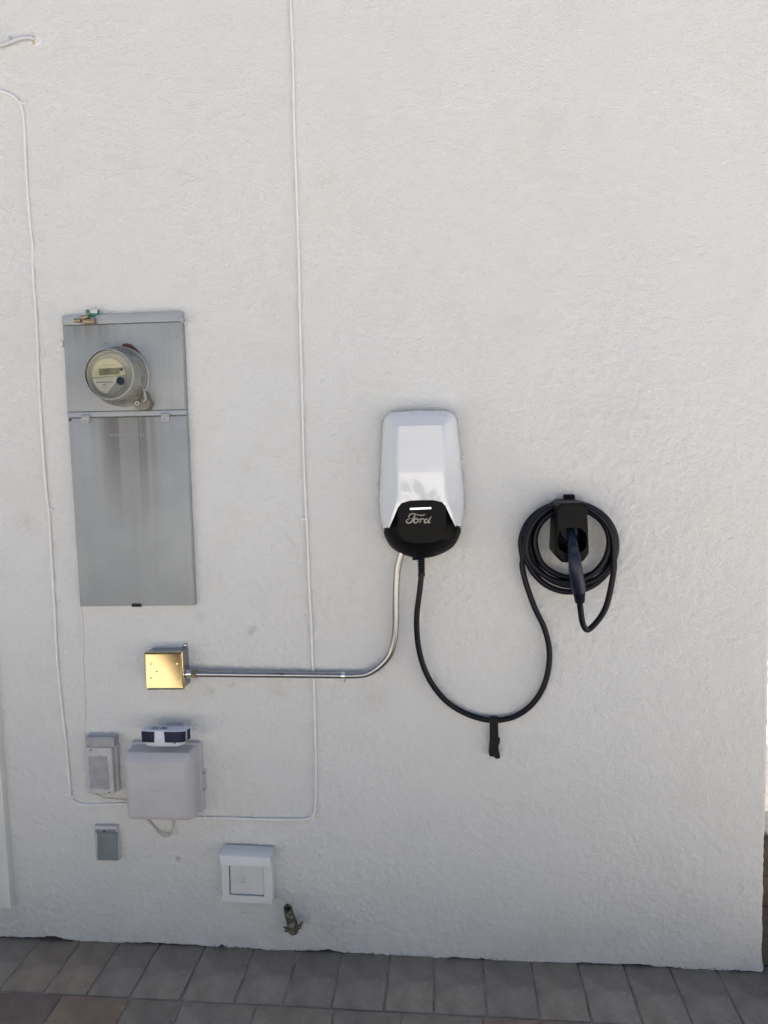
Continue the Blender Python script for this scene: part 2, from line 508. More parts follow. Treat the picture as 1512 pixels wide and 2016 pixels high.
mb = MB()
DX0, DX1 = -2.45, P(14, 1700, 0.02).x - 0.075        # door opening at the left
DZ0 = 0.075
mb.add([(X0, 0, Z1), (X1, 0, Z1), (X1, 0, H), (X0, 0, H)], [(0, 1, 2, 3)])
mb.add([(XL, 0, -.1), (DX0, 0, -.1), (DX0, 0, H), (XL, 0, H)], [(0, 1, 2, 3)])
mb.add([(DX0, 0, 2.15), (X0, 0, 2.15), (X0, 0, H), (DX0, 0, H)], [(0, 1, 2, 3)])
mb.add([(DX0, 0, -.1), (X0, 0, -.1), (X0, 0, 0.04), (DX0, 0, 0.04)], [(0, 1, 2, 3)])
mb.add([(X1, .072, -.1), (X1, DEPTH, -.1), (X1, DEPTH, H), (X1, .072, H)], [(0, 1, 2, 3)])
mb.add([(X1, 0, Z1), (X1, .072, Z1), (X1, .072, H), (X1, 0, H)], [(0, 1, 2, 3)])
mb.build('side_wall', M_ST, house, 0)
mb = MB()
box_faces(mb, XL, X1 - .004, 0.35, DEPTH - .004, -.1, H - 0.005, 'r')
box_faces(mb, XL, -1.6, DEPTH, 7.0, -.1, H - 0.005)
mb.build('rear_wing', M_ST, house, 0)
mb = MB()
box_faces(mb, XL - .03, X1 + .02, -.02, DEPTH + .02, H, H + .06)
mb.build('parapet_cap', M_TRIM, house, 0)
mb = MB()                                             # dark core seen in the gap under the render
mb.add([(X0, 0.006, -.15), (X1 - .01, 0.006, -.15), (X1 - .01, 0.006, .08), (X0, 0.006, .08)], [(0, 1, 2, 3)])
mb.build('footing', M_CORE, house, 0)

mb = MB()
def hair(pp, w_):
    ps = [P(x, y, .0) for x, y in pp]; ribbon(mb, ps, w_, .0006, .0032)
hair([(565, 1048), (565.5, 1054), (566, 1060), (571, 1063), (577, 1068), (580, 1075), (581, 1082)], .0012)
tag(mb.build('hairline_crack', mat('crack', (.58, .54, .46), .9), house), kind='stuff')
mb = MB()
for k in range(620):
    x = random.uniform(-1.5, XC - .01); z = gz(x) + random.uniform(.0005, .010) ** 1.0
    if vn_crumb(x) < random.random(): continue
    s_ = random.uniform(.0010, .0032); c = Vector((x, -.0035 - random.random() * .004, z))
    v = [c + Vector((random.uniform(-1, 1), random.uniform(-1, 1), random.uniform(-1, 1))).normalized() * s_ for _ in range(4)]
    mb.add(v, [(0, 1, 2), (0, 2, 3), (0, 3, 1), (1, 3, 2)])
tag(mb.build('crumbling_edge', M_CORE, house, 0), kind='stuff')

# door at the far left: only the foot of its casing is in the picture
door = thing('door', 'white painted door casing ending above the paving at the left edge', 'door', (DX0 + .3, 0, DZ0))
ztrim = P(8, 1789, 0.02).z
cR = P(14, 1700, 0.022).x + .002
mb = MB()
def jamb(xa, xb):
    c = Vector(((xa + xb) / 2, 0, (ztrim + 2.2) / 2))
    slab(mb, c, xb - xa, 2.2 - ztrim, -0.01, 0.022, 0.003, 0.004)
jamb(cR - 0.075, cR)
mb.build('casing', M_TRIM, door)
mb = MB(); jamb(DX0 - .06, DX0 + .015); mb.build('casing', M_TRIM, door)
mb = MB(); slab(mb, Vector(((DX0 + cR) / 2, 0, 2.2)), cR - DX0 + .06, .07, -0.01, 0.024, .003, .004); mb.build('head_casing', M_TRIM, door)
mb = MB()
slab(mb, Vector(((DX0 + DX1) / 2, 0, (ztrim + 2.17) / 2)), DX1 - DX0 - .002, 2.16 - ztrim, -.06, -.02, .002, .003)
leaf = mb.build('door_leaf', M_TRIM, door)
for k, (za, zb) in enumerate(((.3, 1.0), (1.15, 2.0))):
    mb = MB(); slab(mb, Vector(((DX0 + DX1) / 2, 0, (za + zb) / 2)), .42, zb - za, -.025, -.012, .002, .006)
    mb.build('door_panel', M_TRIM, leaf)
mb = MB(); lathe(mb, Vector((DX0 + .1, .02, 1.0)), [(.012, 0), (.012, .04), (.027, .05), (.03, .065), (.022, .08), (.004, .083)], 20)
mb.build('knob', M_STEEL, leaf)

# ------------------------------------------------------------------ ground
def ground_mat(name, c1, c2, mortar, brick=True, bw=0.2, bh=0.133):
    m = bpy.data.materials.new(name); m.use_nodes = True
    nt, b, N, lk = nodes_of(m)
    b.inputs['Roughness'].default_value = 0.85
    geo = N('NewGeometry')
    nz = N('TexNoise'); nz.inputs['Scale'].default_value = 6; nz.inputs['Detail'].default_value = 8; nz.inputs['Roughness'].default_value = .7
    lk(geo.outputs['Position'], nz.inputs['Vector'])
    if brick:
        t = N('TexBrick'); t.inputs['Scale'].default_value = 1
        t.inputs['Color1'].default_value = (*c1, 1); t.inputs['Color2'].default_value = (*c2, 1); t.inputs['Mortar'].default_value = (*mortar, 1)
        t.inputs['Brick Width'].default_value = bw; t.inputs['Row Height'].default_value = bh; t.inputs['Mortar Size'].default_value = 0.004
        mp = N('Mapping'); mp.inputs['Rotation'].default_value = (0, 0, math.pi / 2)
        lk(geo.outputs['Position'], mp.inputs[0]); lk(mp.outputs[0], t.inputs['Vector'])
        src = t.outputs['Color']
    else:
        r = N('ValToRGB'); r.color_ramp.elements[0].color = (*c1, 1); r.color_ramp.elements[1].color = (*c2, 1)
        r.color_ramp.elements[0].position = .3; r.color_ramp.elements[1].position = .7
        lk(nz.outputs['Fac'], r.inputs[0]); src = r.outputs[0]
    hs = N('HueSaturation'); mr = N('MapRange'); mr.inputs[1].default_value = .25; mr.inputs[2].default_value = .75
    mr.inputs[3].default_value = .75; mr.inputs[4].default_value = 1.25
    lk(nz.outputs['Fac'], mr.inputs[0]); lk(mr.outputs[0], hs.inputs['Value']); lk(src, hs.inputs['Color'])
    lk(hs.outputs[0], b.inputs['Base Color'])
    n3 = N('TexNoise'); n3.inputs['Scale'].default_value = 180; n3.inputs['Detail'].default_value = 4
    lk(geo.outputs['Position'], n3.inputs['Vector'])
    bp = N('Bump'); bp.inputs['Distance'].default_value = .0015; lk(n3.outputs['Fac'], bp.inputs['Height']); lk(bp.outputs[0], b.inputs['Normal'])
    return m
M_FARPAVE = ground_mat('paving_far', (0.17, 0.152, 0.135), (0.15, 0.142, 0.132), (0.11, 0.10, 0.09))
M_CONC = ground_mat('pale_concrete', (0.55, 0.525, 0.485), (0.62, 0.595, 0.55), (0, 0, 0), brick=False)
M_SAND = mat('joint_sand', (0.29, 0.25, 0.205), 0.95, var=0.55, vscale=14, bump=0.003, bscale=160)

def gquad(mb, x0, x1, y0, y1, dz=0.0):
    mb.add([(x0, y0, gz(x0) + dz), (x1, y0, gz(x1) + dz), (x1, y1, gz(x1) + dz), (x0, y1, gz(x0) + dz)], [(0, 1, 2, 3)])
PXa, PXb, PYb = -1.95, 1.55, -1.075
mb = MB()
gquad(mb, -9, PXa, -2.30, 0.02, -.006)
gquad(mb, PXa, PXb, -2.30, PYb, -.006); gquad(mb, XC + .001, PXb, 0.016, 9, -.006)
tag(mb.build('paved_yard', M_FARPAVE, None, 0, Vector((0, -1.5, 0))), kind='structure')
mb = MB(); gquad(mb, -60, 60, -80, -2.30, -.004); gquad(mb, PXb, 9, -2.30, 9, -.004)
tag(mb.build('driveway', M_CONC, None, 0, Vector((0, -8, 0))), kind='structure')
M_SOIL = mat('dry_soil', (0.23, 0.19, 0.14), 0.95, var=0.3, vscale=2, bump=0.01, bscale=20)
mb = MB(); mb.add([(-600, -600, -1.6), (600, -600, -1.6), (600, 600, -1.6), (-600, 600, -1.6)], [(0, 1, 2, 3)])
mb.add([(-60, -2.30, gz(-60) - .01), (-9, -2.30, gz(-9) - .01), (-9, 60, gz(-9) - .01), (-60, 60, gz(-60) - .01)], [(0, 1, 2, 3)])
mb.add([(9, -2.30, gz(9) - .01), (60, -2.30, gz(60) - .01), (60, 60, gz(60) - .01), (9, 60, gz(9) - .01)], [(0, 1, 2, 3)])
mb.add([(-9, 7, gz(-9) - .03), (9, 7, gz(9) - .03), (9, 60, gz(9) - .03), (-9, 60, gz(-9) - .03)], [(0, 1, 2, 3)])
tag(mb.build('ground', M_SOIL, None, 0), kind='structure')

# individually laid pavers
mb = MB(); gquad(mb, PXa - .01, PXb + .01, PYb - .01, 0.03, -.0042)
pavement = tag(mb.build('pavement', M_SAND, None, 0, Vector((0, -.5, -.01))), kind='structure')
def paver_mat(k, base, tint):
    return mat('paver_tone', base, 0.8, var=0.30, vscale=11, bump=0.0022, bscale=200, spots=(tint, 34, 0.63))
TONES = [paver_mat(0, (0.300, 0.248, 0.192), (0.35, 0.32, 0.27)), paver_mat(1, (0.278, 0.233, 0.184), (0.33, 0.30, 0.26)),
         paver_mat(2, (0.29, 0.212, 0.145), (0.31, 0.26, 0.20)), paver_mat(3, (0.225, 0.165, 0.132), (0.25, 0.21, 0.17)),
         paver_mat(4, (0.312, 0.264, 0.208), (0.37, 0.335, 0.285)), paver_mat(5, (0.305, 0.240, 0.176), (0.33, 0.29, 0.235))]
GAP = 0.0045
def paver(x0, x1, y0, y1, tone):
    """a block with worn, slightly uneven edges; y0 is the side nearer the wall"""
    w, l = x1 - x0 - GAP, y0 - y1 - GAP
    cx, cy = (x0 + x1) / 2, (y0 + y1) / 2
    def ring(ins, z):
        pts = []
        hw, hl = w / 2 - ins, l / 2 - ins
        for (ax, ay, bx, by) in ((-1, -1, 1, -1), (1, -1, 1, 1), (1, 1, -1, 1), (-1, 1, -1, -1)):
            for k in range(3):
                t = k / 3
                x = (ax + (bx - ax) * t) * hw; y = (ay + (by - ay) * t) * hl
                pts.append(Vector((x + random.uniform(-1, 1) * .0007, y + random.uniform(-1, 1) * .0007, z)))
        return pts
    mb = MB(); mb.loft([ring(0, -.03), ring(0, -.0030), ring(.0035, 0)], cap0=False)
    me = mesh(mb.v, mb.f)
    o = bpy.data.objects.new('paver', me); COL.objects.link(o)
    me.materials.append(tone)
    me.polygons.foreach_set('use_smooth', [True] * len(me.polygons)); me.set_sharp_from_angle(angle=math.radians(50))
    o.parent = pavement
    o.location = Vector((cx, cy, gz(cx) + random.uniform(-.0012, .0012))) - Vector(pavement.location)
    o.rotation_euler = (random.uniform(-.004, .004), math.radians(0.66) + random.uniform(-.004, .004), random.uniform(-.006, .006))
YR = [0.012, -0.215, -0.43, -0.565, -0.78, -0.915, PYb]
r1 = [PG(px, 1958 + px * .0415).x for px in (80, 165, 252, 352, 460, 556, 652, 756, 853, 958, 1063, 1164, 1264, 1364, 1466)]
while r1[0] > PXa: r1.insert(0, r1[0] - .131)
while r1[-1] < PXb: r1.append(r1[-1] + .131)
pm = {9: 2, 12: 4}
for k in range(len(r1) - 1):
    paver(r1[k], r1[k + 1], YR[0], YR[1], TONES[random.choice([0, 0, 1, 1, 4, 5])])
r2 = [PG(px, 2000).x for px in (-100, 96, 238, 350, 498, 656, 790, 950, 1060, 1180, 1330, 1470)]
tn = [3, 2, 1, 4, 0, 1, 0, 2, 2, 0, 0]
while r2[0] > PXa: r2.insert(0, r2[0] - .17); tn.insert(0, 0)
while r2[-1] < PXb: r2.append(r2[-1] + .17); tn.append(1)
for k in range(len(r2) - 1):
    paver(r2[k], r2[k + 1], YR[1], YR[2], TONES[tn[k]])
for r in range(2, 6):
    x = PXa - random.uniform(0, .1)
    while x < PXb - .05:
        wd = random.choice([.133, .133, .2]) if (YR[r] - YR[r + 1]) > .18 else random.choice([.2, .2, .133])
        paver(x, x + wd, YR[r], YR[r + 1], TONES[random.choice([0, 0, 1, 4, 2, 3])]); x += wd
# grit and leaf scraps lying on the paving
mb = MB()
for k in range(420):
    x = random.uniform(-1.6, 1.3); y = -abs(random.gauss(0, .16) if k % 2 else random.gauss(0, .012)) - .006
    s = random.uniform(.0008, .0024)
    c = Vector((x, y, gz(x) + s * .6))
    v = [c + Vector((random.uniform(-1, 1), random.uniform(-1, 1), random.uniform(-.5, .6))).normalized() * s for _ in range(4)]
    mb.add(v, [(0, 1, 2), (0, 2, 3), (0, 3, 1), (1, 3, 2)])
M_GRIT = mat('pale_grit', (0.34, 0.31, 0.26), 0.9, var=0.5, vscale=90)
tag(mb.build('grit', M_GRIT, None, 0, Vector((0, -.1, 0))), 'pale grit and crumbs scattered on the pavers', 'grit', kind='stuff')

lw = thing('low_wall', 'low dark brown block wall just past the right hand corner of the house', 'wall', (XC + .5, .09, gz(XC)))
M_BLK = mat('dark_brown_block', (0.085, 0.070, 0.055), 0.9, var=0.4, vscale=14, bump=.002, bscale=120)
M_CAPB = mat('dark_cap', (0.06, 0.055, 0.05), 0.85, var=0.3, vscale=20)
hz = 0.392
for r_ in range(4):
    xo = XC + .004 - (0.1 if r_ % 2 else 0)
    while xo < XC + 1.5:
        xa = max(xo, XC + .004)
        if xo + .2 - xa > .02:
            mb = MB(); box_faces(mb, xa, xo + .197, .03, .15, gz(XC) + r_ * .090, gz(XC) + r_ * .090 + .087); mb.build('block', M_BLK, lw, 0)
        xo += .2
for k in range(4):
    mb = MB(); box_faces(mb, XC + .004 + k * .38, XC + .38 + k * .38, .018, .162, gz(XC) + .360, gz(XC) + hz); mb.build('coping_slab', M_CAPB, lw, 0)

# ------------------------------------------------------------------ meter panel
pn = thing('meter_panel', 'tall grey metal electric service panel set flush in the stucco', 'electrical panel', P(270, 1195, 0))
def quad_px(corners, d0, d1, bev, name, m, parent, smooth=35):
    """plate with four photographed front corners (tl,tr,br,bl), from depth d0 to d1"""
    c = [P(x, y, d1) for x, y in corners]
    cen = sum(c, Vector()) / 4
    def ring(ins, d):
        return [Vector((p.x + (ins if p.x < cen.x else -ins), -d, p.z + (ins if p.z < cen.z else -ins))) for p in c]
    mb = MB(); mb.loft([ring(0, d0), ring(0, d1 - bev), ring(bev * .35, d1 - bev * .3), ring(bev, d1)])
    return mb.build(name, m, parent, smooth)
# enclosure sides
body = quad_px([(122, 622), (357, 613), (382, 1192), (158, 1194)], -.05, .012, .001, 'enclosure', M_PANELD, pn)
quad_px([(121, 622), (356.5, 613), (357.5, 632), (122, 640)], -.01, .024, .0015, 'top_flange', M_PANEL, pn)

def panel_paint(name, cxp, czp, zr, streak=1.0):
    m = bpy.data.materials.new(name); m.use_nodes = True
    nt, b, N, lk = nodes_of(m)
    b.inputs['Roughness'].default_value = 0.48
    geo = N('NewGeometry'); sp = N('SeparateXYZ'); lk(geo.outputs['Position'], sp.inputs[0])
    def mth(op, a, b_=None, clamp=False):
        x = N('Math'); x.operation = op; x.use_clamp = clamp
        for k, v in ((0, a), (1, b_)):
            if v is None: continue
            if isinstance(v, (int, float)): x.inputs[k].default_value = v
            else: lk(v, x.inputs[k])
        return x.outputs[0]
    def mr(v, a, b_, c=0., d=1.):
        r = N('MapRange'); r.interpolation_type = 'SMOOTHSTEP'
        for k, w in ((1, a), (2, b_), (3, c), (4, d)): r.inputs[k].default_value = w
        lk(v, r.inputs[0]); return r.outputs[0]
    def noise(sc, scale=(1, 1, 1), det=4):
        mp = N('Mapping'); mp.inputs['Scale'].default_value = scale; lk(geo.outputs['Position'], mp.inputs[0])
        n = N('TexNoise'); n.inputs['Scale'].default_value = sc; n.inputs['Detail'].default_value = det; lk(mp.outputs[0], n.inputs['Vector'])
        return n.outputs['Fac']
    def mix(f, a, c):
        x = N('Mix'); x.data_type = 'RGBA'; lk(f, x.inputs[0])
        for k, v in ((6, a), (7, c)):
            if isinstance(v, tuple): x.inputs[k].default_value = (*v, 1)
            else: lk(v, x.inputs[k])
        return x.outputs[2]
    base = mix(mr(noise(5), .3, .7), (0.265, 0.278, 0.285), (0.32, 0.333, 0.338))
    base = mix(mr(noise(30, (1, 1, .05)), .45, .75, 0, .35), base, (0.22, 0.225, 0.225))
    # dirt run-off below the meter: strongest in the middle, fading downwards, with clean runs
    dx = mth('ABSOLUTE', mth('SUBTRACT', sp.outputs[0], cxp))
    side = mr(dx, 0.13, 0.02)
    down = mr(sp.outputs[2], czp - zr, czp)
    runs = mr(noise(55, (1, 1, .02), 2), .42, .60)
    dirt = mth('MULTIPLY', mth('MULTIPLY', side, down), mth('ADD', mth('MULTIPLY', runs, .55), .45))
    dirt = mth('MULTIPLY', dirt, streak, True)
    base = mix(dirt, base, (0.125, 0.112, 0.10))
    chips = mr(noise(90, (1, 1, 1), 3), .72, .76)
    base = mix(chips, base, (0.10, 0.07, 0.05))
    lk(base, b.inputs['Base Color'])
    n = noise(9, (1, 1, 1), 2)
    bp = N('Bump'); bp.inputs['Distance'].default_value = .004; lk(n, bp.inputs['Height']); lk(bp.outputs[0], b.inputs['Normal'])
    return m
M_DOOR = panel_paint('panel_door_paint', P(258, 900, 0).x, P(258, 815, 0).z, 0.40, 1.0)
M_UP = panel_paint('panel_cover_paint', P(175, 650, 0).x, P(175, 640, 0).z, 0.09, 0.55)
quad_px([(124, 642), (357.5, 633.5), (364.5, 806), (132, 811)], -.01, .020, .002, 'meter_cover', M_UP, pn)
quad_px([(131.5, 812), (365, 807), (366, 816.5), (132.5, 822)], -.01, .0235, .0015, 'middle_flange', M_PANEL, pn)
dr = quad_px([(134, 824), (366.5, 818.5), (382, 1192), (158.5, 1194)], -.01, .022, .002, 'panel_door', M_DOOR, pn)
for (x, y) in ((167, 825), (324, 822)):
    lc = quad_px([(x - 8, y - 8), (x + 8.5, y - 8.5), (x + 8.5, y + 8), (x - 8, y + 8.5)], .018, .028, .001, 'latch', M_OLDG, dr)
    quad_px([(x - 8, y - 8), (x + 8.5, y - 8.5), (x + 8.5, y - 4), (x - 8, y - 3.5)], .02, .030, .001, 'latch_fold', M_PANELD, dr)
    screw(dr, x, y + 4, .028, .0028)
quad_px([(259, 1189), (277, 1189), (277, 1195), (259, 1195)], .01, .026, .001, 'hasp', M_GAP, dr)
quad_px([(136, 824), (140, 824), (140, 829), (136, 829)], .02, .0226, .0002, 'corner_hole', M_GAP, dr)
# embossed lettering on the door: two short faint raised words
mb = MB()
x = 216
for wd in (5, 4, 5, 6, 4, 0, 7, 5, 0, 5, 4, 6, 4):
    if wd:
        ribbon(mb, [P(x, 856.5, .0221), P(x + wd - 1, 856.3, .0221)], .0022, .0004, .0221)
        ribbon(mb, [P(x + wd / 2, 853, .0221), P(x + wd / 2, 860, .0221)], .0011, .0004, .0221)
    x += max(wd, 3) + .6
mb.build('embossed_lettering', M_PANELD, dr)
mb = MB(); c = P(121, 677, 0.01); slab(mb, c, .014, .016, -.01, .014, .004, .003); mb.build('mortar_lug', M_ST, pn)
# right edge lip
quad_px([(360, 640), (362.5, 640), (386, 1190), (383.5, 1190)], -.02, .006, .001, 'edge_lip', M_PANELD, pn)
quad_px([(354, 626), (359, 626), (359, 634), (354, 634)], .01, .028, .001, 'cover_clip', M_OLDG, pn)

# barrel lock with green seal
lk_ = thing('barrel_lock', 'brass clamp lock on top edge of the grey panel', 'lock', P(172, 634, .02))
mb = MB(); tube(mb, [P(147, 631, .034), P(160, 631.5, .034)], .0055, 12); mb.build('lock_barrel', M_BRASS, lk_)
mb = MB(); tube(mb, [P(146, 631, .034), P(149, 631, .034)], .0048, 12); mb.build('lock_face', M_CHROME, lk_)
mb = MB(); slab(mb, P(173, 632.5, .04), .034, .011, .022, .042, .002, .002); mb.build('lock_body', M_BRASS, lk_)
mb = MB(); slab(mb, P(165, 624, .035), .026, .010, .010, .036, .004, .003, rot=.2); mb.build('clamp', M_BRASS, lk_)
mb = MB(); slab(mb, P(184, 631, .035), .006, .016, .020, .040, .001, .001); mb.build('hinge_pin', M_STEELD, lk_)
sg = thing('seal_tag', 'green plastic seal tag hanging over top edge of grey panel', 'seal', P(182, 620, .02))
quad_px([(174, 610), (193, 608.5), (192.5, 619.5), (176, 621)], .022, .030, .001, 'tag_plate', M_GREEN, sg)
mb = MB()
a = [P(175, 610.5, .031), P(192.5, 608.8, .031), P(191, 617, .031), P(178, 616, .031)]
mb.loft([[p + Vector((0, .0009, 0)) for p in a], a]); mb.build('tag_print', M_GREYB, sg)
mb = MB(); tube(mb, catmull([P(170, 615, .03), P(171, 611, .036), P(174, 611, .036), P(173, 617, .034), P(178, 623, .03), P(186, 622, .03)]), .0018, 8); mb.build('seal_loop', M_GREEN, sg)

# ------------------------------------------------------------------ electric meter
mc = P(238, 742, .03)
mt = thing('electric_meter', 'round glass covered electric meter with digital display on grey panel', 'electric meter', Vector((mc.x, -.02, mc.z)))
C0 = Vector((mc.x, 0, mc.z))
mb = MB(); lathe(mb, C0, [(.078, .018), (.083, .019), (.083, .034), (.079, .038)], 56, cap1=False); mb.build('socket_ring', M_OLDG, mt)
mb = MB(); lathe(mb, C0, [(.077, .02), (.077, .040), (.02, .0405)], 48); mb.build('socket_back', M_GAP, mt)
mb = MB(); lathe(mb, C0, [(.079, .036), (.0805, .040), (.0805, .046), (.076, .0475)], 56, cap1=False); mb.build('retaining_ring', M_BRKT, mt)
# rust scar above the ring (a bent plate)
rp = [P(x, y, .024) for x, y in ((240, 684), (241, 676.5), (250, 676), (258, 678), (268, 687), (277, 697), (274, 700), (262, 690), (250, 686))]
mb = MB(); mb.loft([[Vector((p.x, -.019, p.z)) for p in rp], [Vector((p.x, -.0225, p.z)) for p in rp]]); mb.build('rust_patch', M_RUST, mt)
# glass
mb = MB(); lathe(mb, C0, [(.0785, .046), (.0765, .050), (.0715, .085), (.0695, .098), (.067, .103)], 64, cap1=False)
mb.build('glass_side', M_GLASSS, mt)
mb = MB(); lathe(mb, C0, [(.067, .1031), (.0655, .1052), (.0635, .1056), (.061, .1040), (.001, .1040)], 64)
mb.build('glass_front', M_GLASSF, mt)
mb = MB(); lathe(mb, C0, [(.0668, .1025), (.0680, .1042), (.0668, .1056), (.0655, .1050)], 64, cap1=False)
mb.build('glass_rim', M_OLDG, mt)
# inner works
mb = MB(); lathe(mb, C0, [(.0665, .050), (.0668, .094), (.0645, .0965), (.0615, .0965), (.057, .0860), (.049, .0815)], 56); mb.build('inner_body', M_MGREY, mt)
fc = P(214.5, 740, .083); FC = Vector((fc.x, 0, fc.z))
mb = MB(); lathe(mb, FC, [(.0485, .078), (.0485, .0830), (.0475, .0835)], 56)
fp = mb.build('face_plate', M_MGREY, mt)
def disc_part(name, a0, a1, m, chord, d):
    """pie or segment of the face: angles in degrees, closed by chord points (px)"""
    pts = [FC + Vector((.047 * math.cos(math.radians(a)), 0, .047 * math.sin(math.radians(a)))) for a in np.linspace(a0, a1, 26)]
    pts += [P(x, y, d) for x, y in chord]
    mb = MB(); mb.loft([[Vector((p.x, -.0832, p.z)) for p in pts], [Vector((p.x, -d, p.z)) for p in pts]])
    return mb.build(name, m, fp, 30)
disc_part('upper_face', 1, 183, M_CREAM, [], .0845)
disc_part('name_plate', 188, 262, M_LABEL, [(228, 752), (231, 741)], .0845)
dp = quad_px([(194, 726), (235, 724), (235.6, 736.5), (195, 738.8)], .083, .0853, .0004, 'display', M_LCD, fp)
mb = MB()
for i, x in enumerate((203, 210, 217, 224)):
    for (a, b_) in (((x, 729), (x + 4, 728.8)), ((x, 732), (x + 4, 731.8)), ((x + 4, 729), (x + 4, 735)), ((x, 735), (x + 4, 734.8))):
        if (i + a[1]) % 3 > .5: ribbon(mb, [P(*a, .0854), P(*b_, .0854)], .0008, .0002, .0854)
mb.build('display_digit', M_INKG, fp)
mb = MB(); lathe(mb, Vector((P(238, 727, .086).x, 0, P(238, 727, .086).z)), [(.0048, .083), (.0048, .087), (.0035, .0872)], 20); mb.build('optical_port', M_INK, fp)
kc = P(236.5, 750, .088); mb = MB(); lathe(mb, Vector((kc.x, 0, kc.z)), [(.0105, .083), (.0105, .089), (.0095, .0905), (.002, .091)], 28); mb.build('reset_knob', M_BLACK, fp)
mb = MB()
for (y, xa, xb, w) in ((719, 202, 226, .0010), (745.5, 183, 229, .0007), (748.5, 188, 222, .0007), (752.5, 189, 222, .0024), (757.5, 202, 209, .0022), (762, 199, 215, .0007), (766.5, 204, 208, .0006), (770, 201, 215, .0007)):
    x = xa
    while x < xb:
        e = min(x + random.uniform(1.5, 5), xb)
        ribbon(mb, [P(x, y - (x - 200) * .02, .0848), P(e, y - (e - 200) * .02, .0848)], w, .0002, .0846); x = e + (.7 if w < .002 else .15)
ribbon(mb, [P(187, 739, .0848), P(187.2, 732, .0848), P(189, 731, .0848), P(190, 733, .0848), P(189.5, 739, .0848)], .0006, .0002, .0846)
tag(mb.build('fine_print', M_INKG, fp), kind='stuff')
# bracket at lower right and teal sticker
bp_ = [P(x, y, .05) for x, y in ((262, 800), (272, 792), (281, 782), (284, 770), (289, 783), (296, 794), (290, 806), (272, 808))]
mb = MB(); mb.loft([[Vector((p.x, -.022, p.z)) for p in bp_], [Vector((p.x, -.046, p.z)) for p in bp_], [Vector((p.x * .5 + bp_[0].x * .0 + p.x * .5, -.048, p.z)) for p in bp_]])
mb.build('seal_bracket', M_BRKT, mt)
mb = MB(); c = P(270, 794, .05); lathe(mb, Vector((c.x, 0, c.z)), [(.006, .046), (.006, .051), (.0032, .0512), (.0030, .047)], 20); bo = mb.build('seal_boss', M_GREY, mt)
mb = MB(); lathe(mb, Vector((c.x, 0, c.z)), [(.0029, .046), (.0029, .0495)], 16); mb.build('seal_hole', M_INK, mt)
mb = MB(); tube(mb, catmull([P(283, 766, .058), P(285, 776, .062), P(287, 785, .055), P(283, 790, .048)]), .0028, 8); mb.build('seal_wire', M_OLDG, mt)
c = P(277.5, 757, .062)
mb = MB(); q_ = [P(274.5, 752, .058), P(280.5, 752, .052), P(280, 762, .052), P(274.5, 762, .058)]
off = Vector((.0012, -.0016, 0)); mb.loft([[p + off * .2 for p in q_], [p + off for p in q_]]); mb.build('teal_sticker', M_TEAL, mt)

# ------------------------------------------------------------------ junction box and conduit
jb = thing('junction_box', 'square metal junction box with shiny gold cover plate', 'junction box', P(332, 1318, 0))
c, w, h = rect_px(286.5, 1284, 361, 1357.5, .052)
mb = MB(); mb.loft([rrect(c, w - .003, h - .003, .003, .01, 0, 3), rrect(c, w - .003, h - .003, .003, .01, .050, 3)]); mb.build('box_body', M_STEELD, jb, 30)
mb = MB()
o_ = rrect(c, w, h, .002, .01, .048, 3)
mb.loft([o_, rrect(c, w, h, .002, .01, .0535, 3), rrect(c, w - .003, h - .003, .002, .01, .0545, 3), rrect(c, w - .009, h - .009, .002, .01, .0525, 3), rrect(c, w - .011, h - .011, .002, .01, .0522, 3)], cap0=True)
cp = mb.build('cover_plate', M_GOLD, jb, 30)
for (x, y) in ((297, 1307), (348.5, 1307), (297, 1335), (349, 1336)):
    screw(cp, x, y, .0525, .0036, M_SCRW)
screw(cp, 308.5, 1322, .0525, .0022, M_BRASS, 'knockout_dimple')
ec = P(364, 1270.5, .004)
mb = MB(); lathe(mb, Vector((ec.x, 0, ec.z)), [(.0065, -.002), (.0065, .003), (.0058, .0036)], 18); slab(mb, Vector((ec.x, 0, ec.z - .008)), .011, .016, -.002, .003, .001, .001); mb.build('mounting_ear', M_STEELD, jb)
mb = MB(); lathe(mb, Vector((ec.x, 0, ec.z)), [(.0032, .002), (.0032, .0055), (.001, .0065)], 12); mb.build('screw', M_CHROME, jb)

cdt = thing('conduit', 'bent shiny steel conduit running from gold box up to charger', 'conduit', P(560, 1328, 0))
DC = .030
path = [P(387, 1326.5, DC), P(450, 1327.3, .026), P(520, 1328, .022), P(600, 1328.8, .018), P(676, 1329.6, .016), P(702, 1329.3, .016), P(723, 1326.2, .017), P(747, 1312, .020), P(767.5, 1288.6, .024),
        P(776.5, 1258, .028), P(779, 1225, .032), P(779.3, 1190, .036), P(780, 1155, .040), P(783, 1119, .044), P(790, 1090, .048), P(797, 1068, .050)]
mb = MB(); tube(mb, catmull(path, 8), .0092, 20); mb.build('tube', M_STEEL, cdt, 60)
mb = MB(); tube(mb, [P(366, 1326.3, DC), P(371, 1326.3, DC)], .0135, 20); tube(mb, [P(371, 1326.3, DC), P(379, 1326.4, DC)], .0100, 20); mb.build('locknut', M_CHROME, cdt, 40)
mb = MB(); tube(mb, [P(378, 1326.4, DC), P(387.5, 1326.5, DC)], .0125, 6); mb.build('compression_nut', M_BRASS, cdt, 20)
mb = MB()
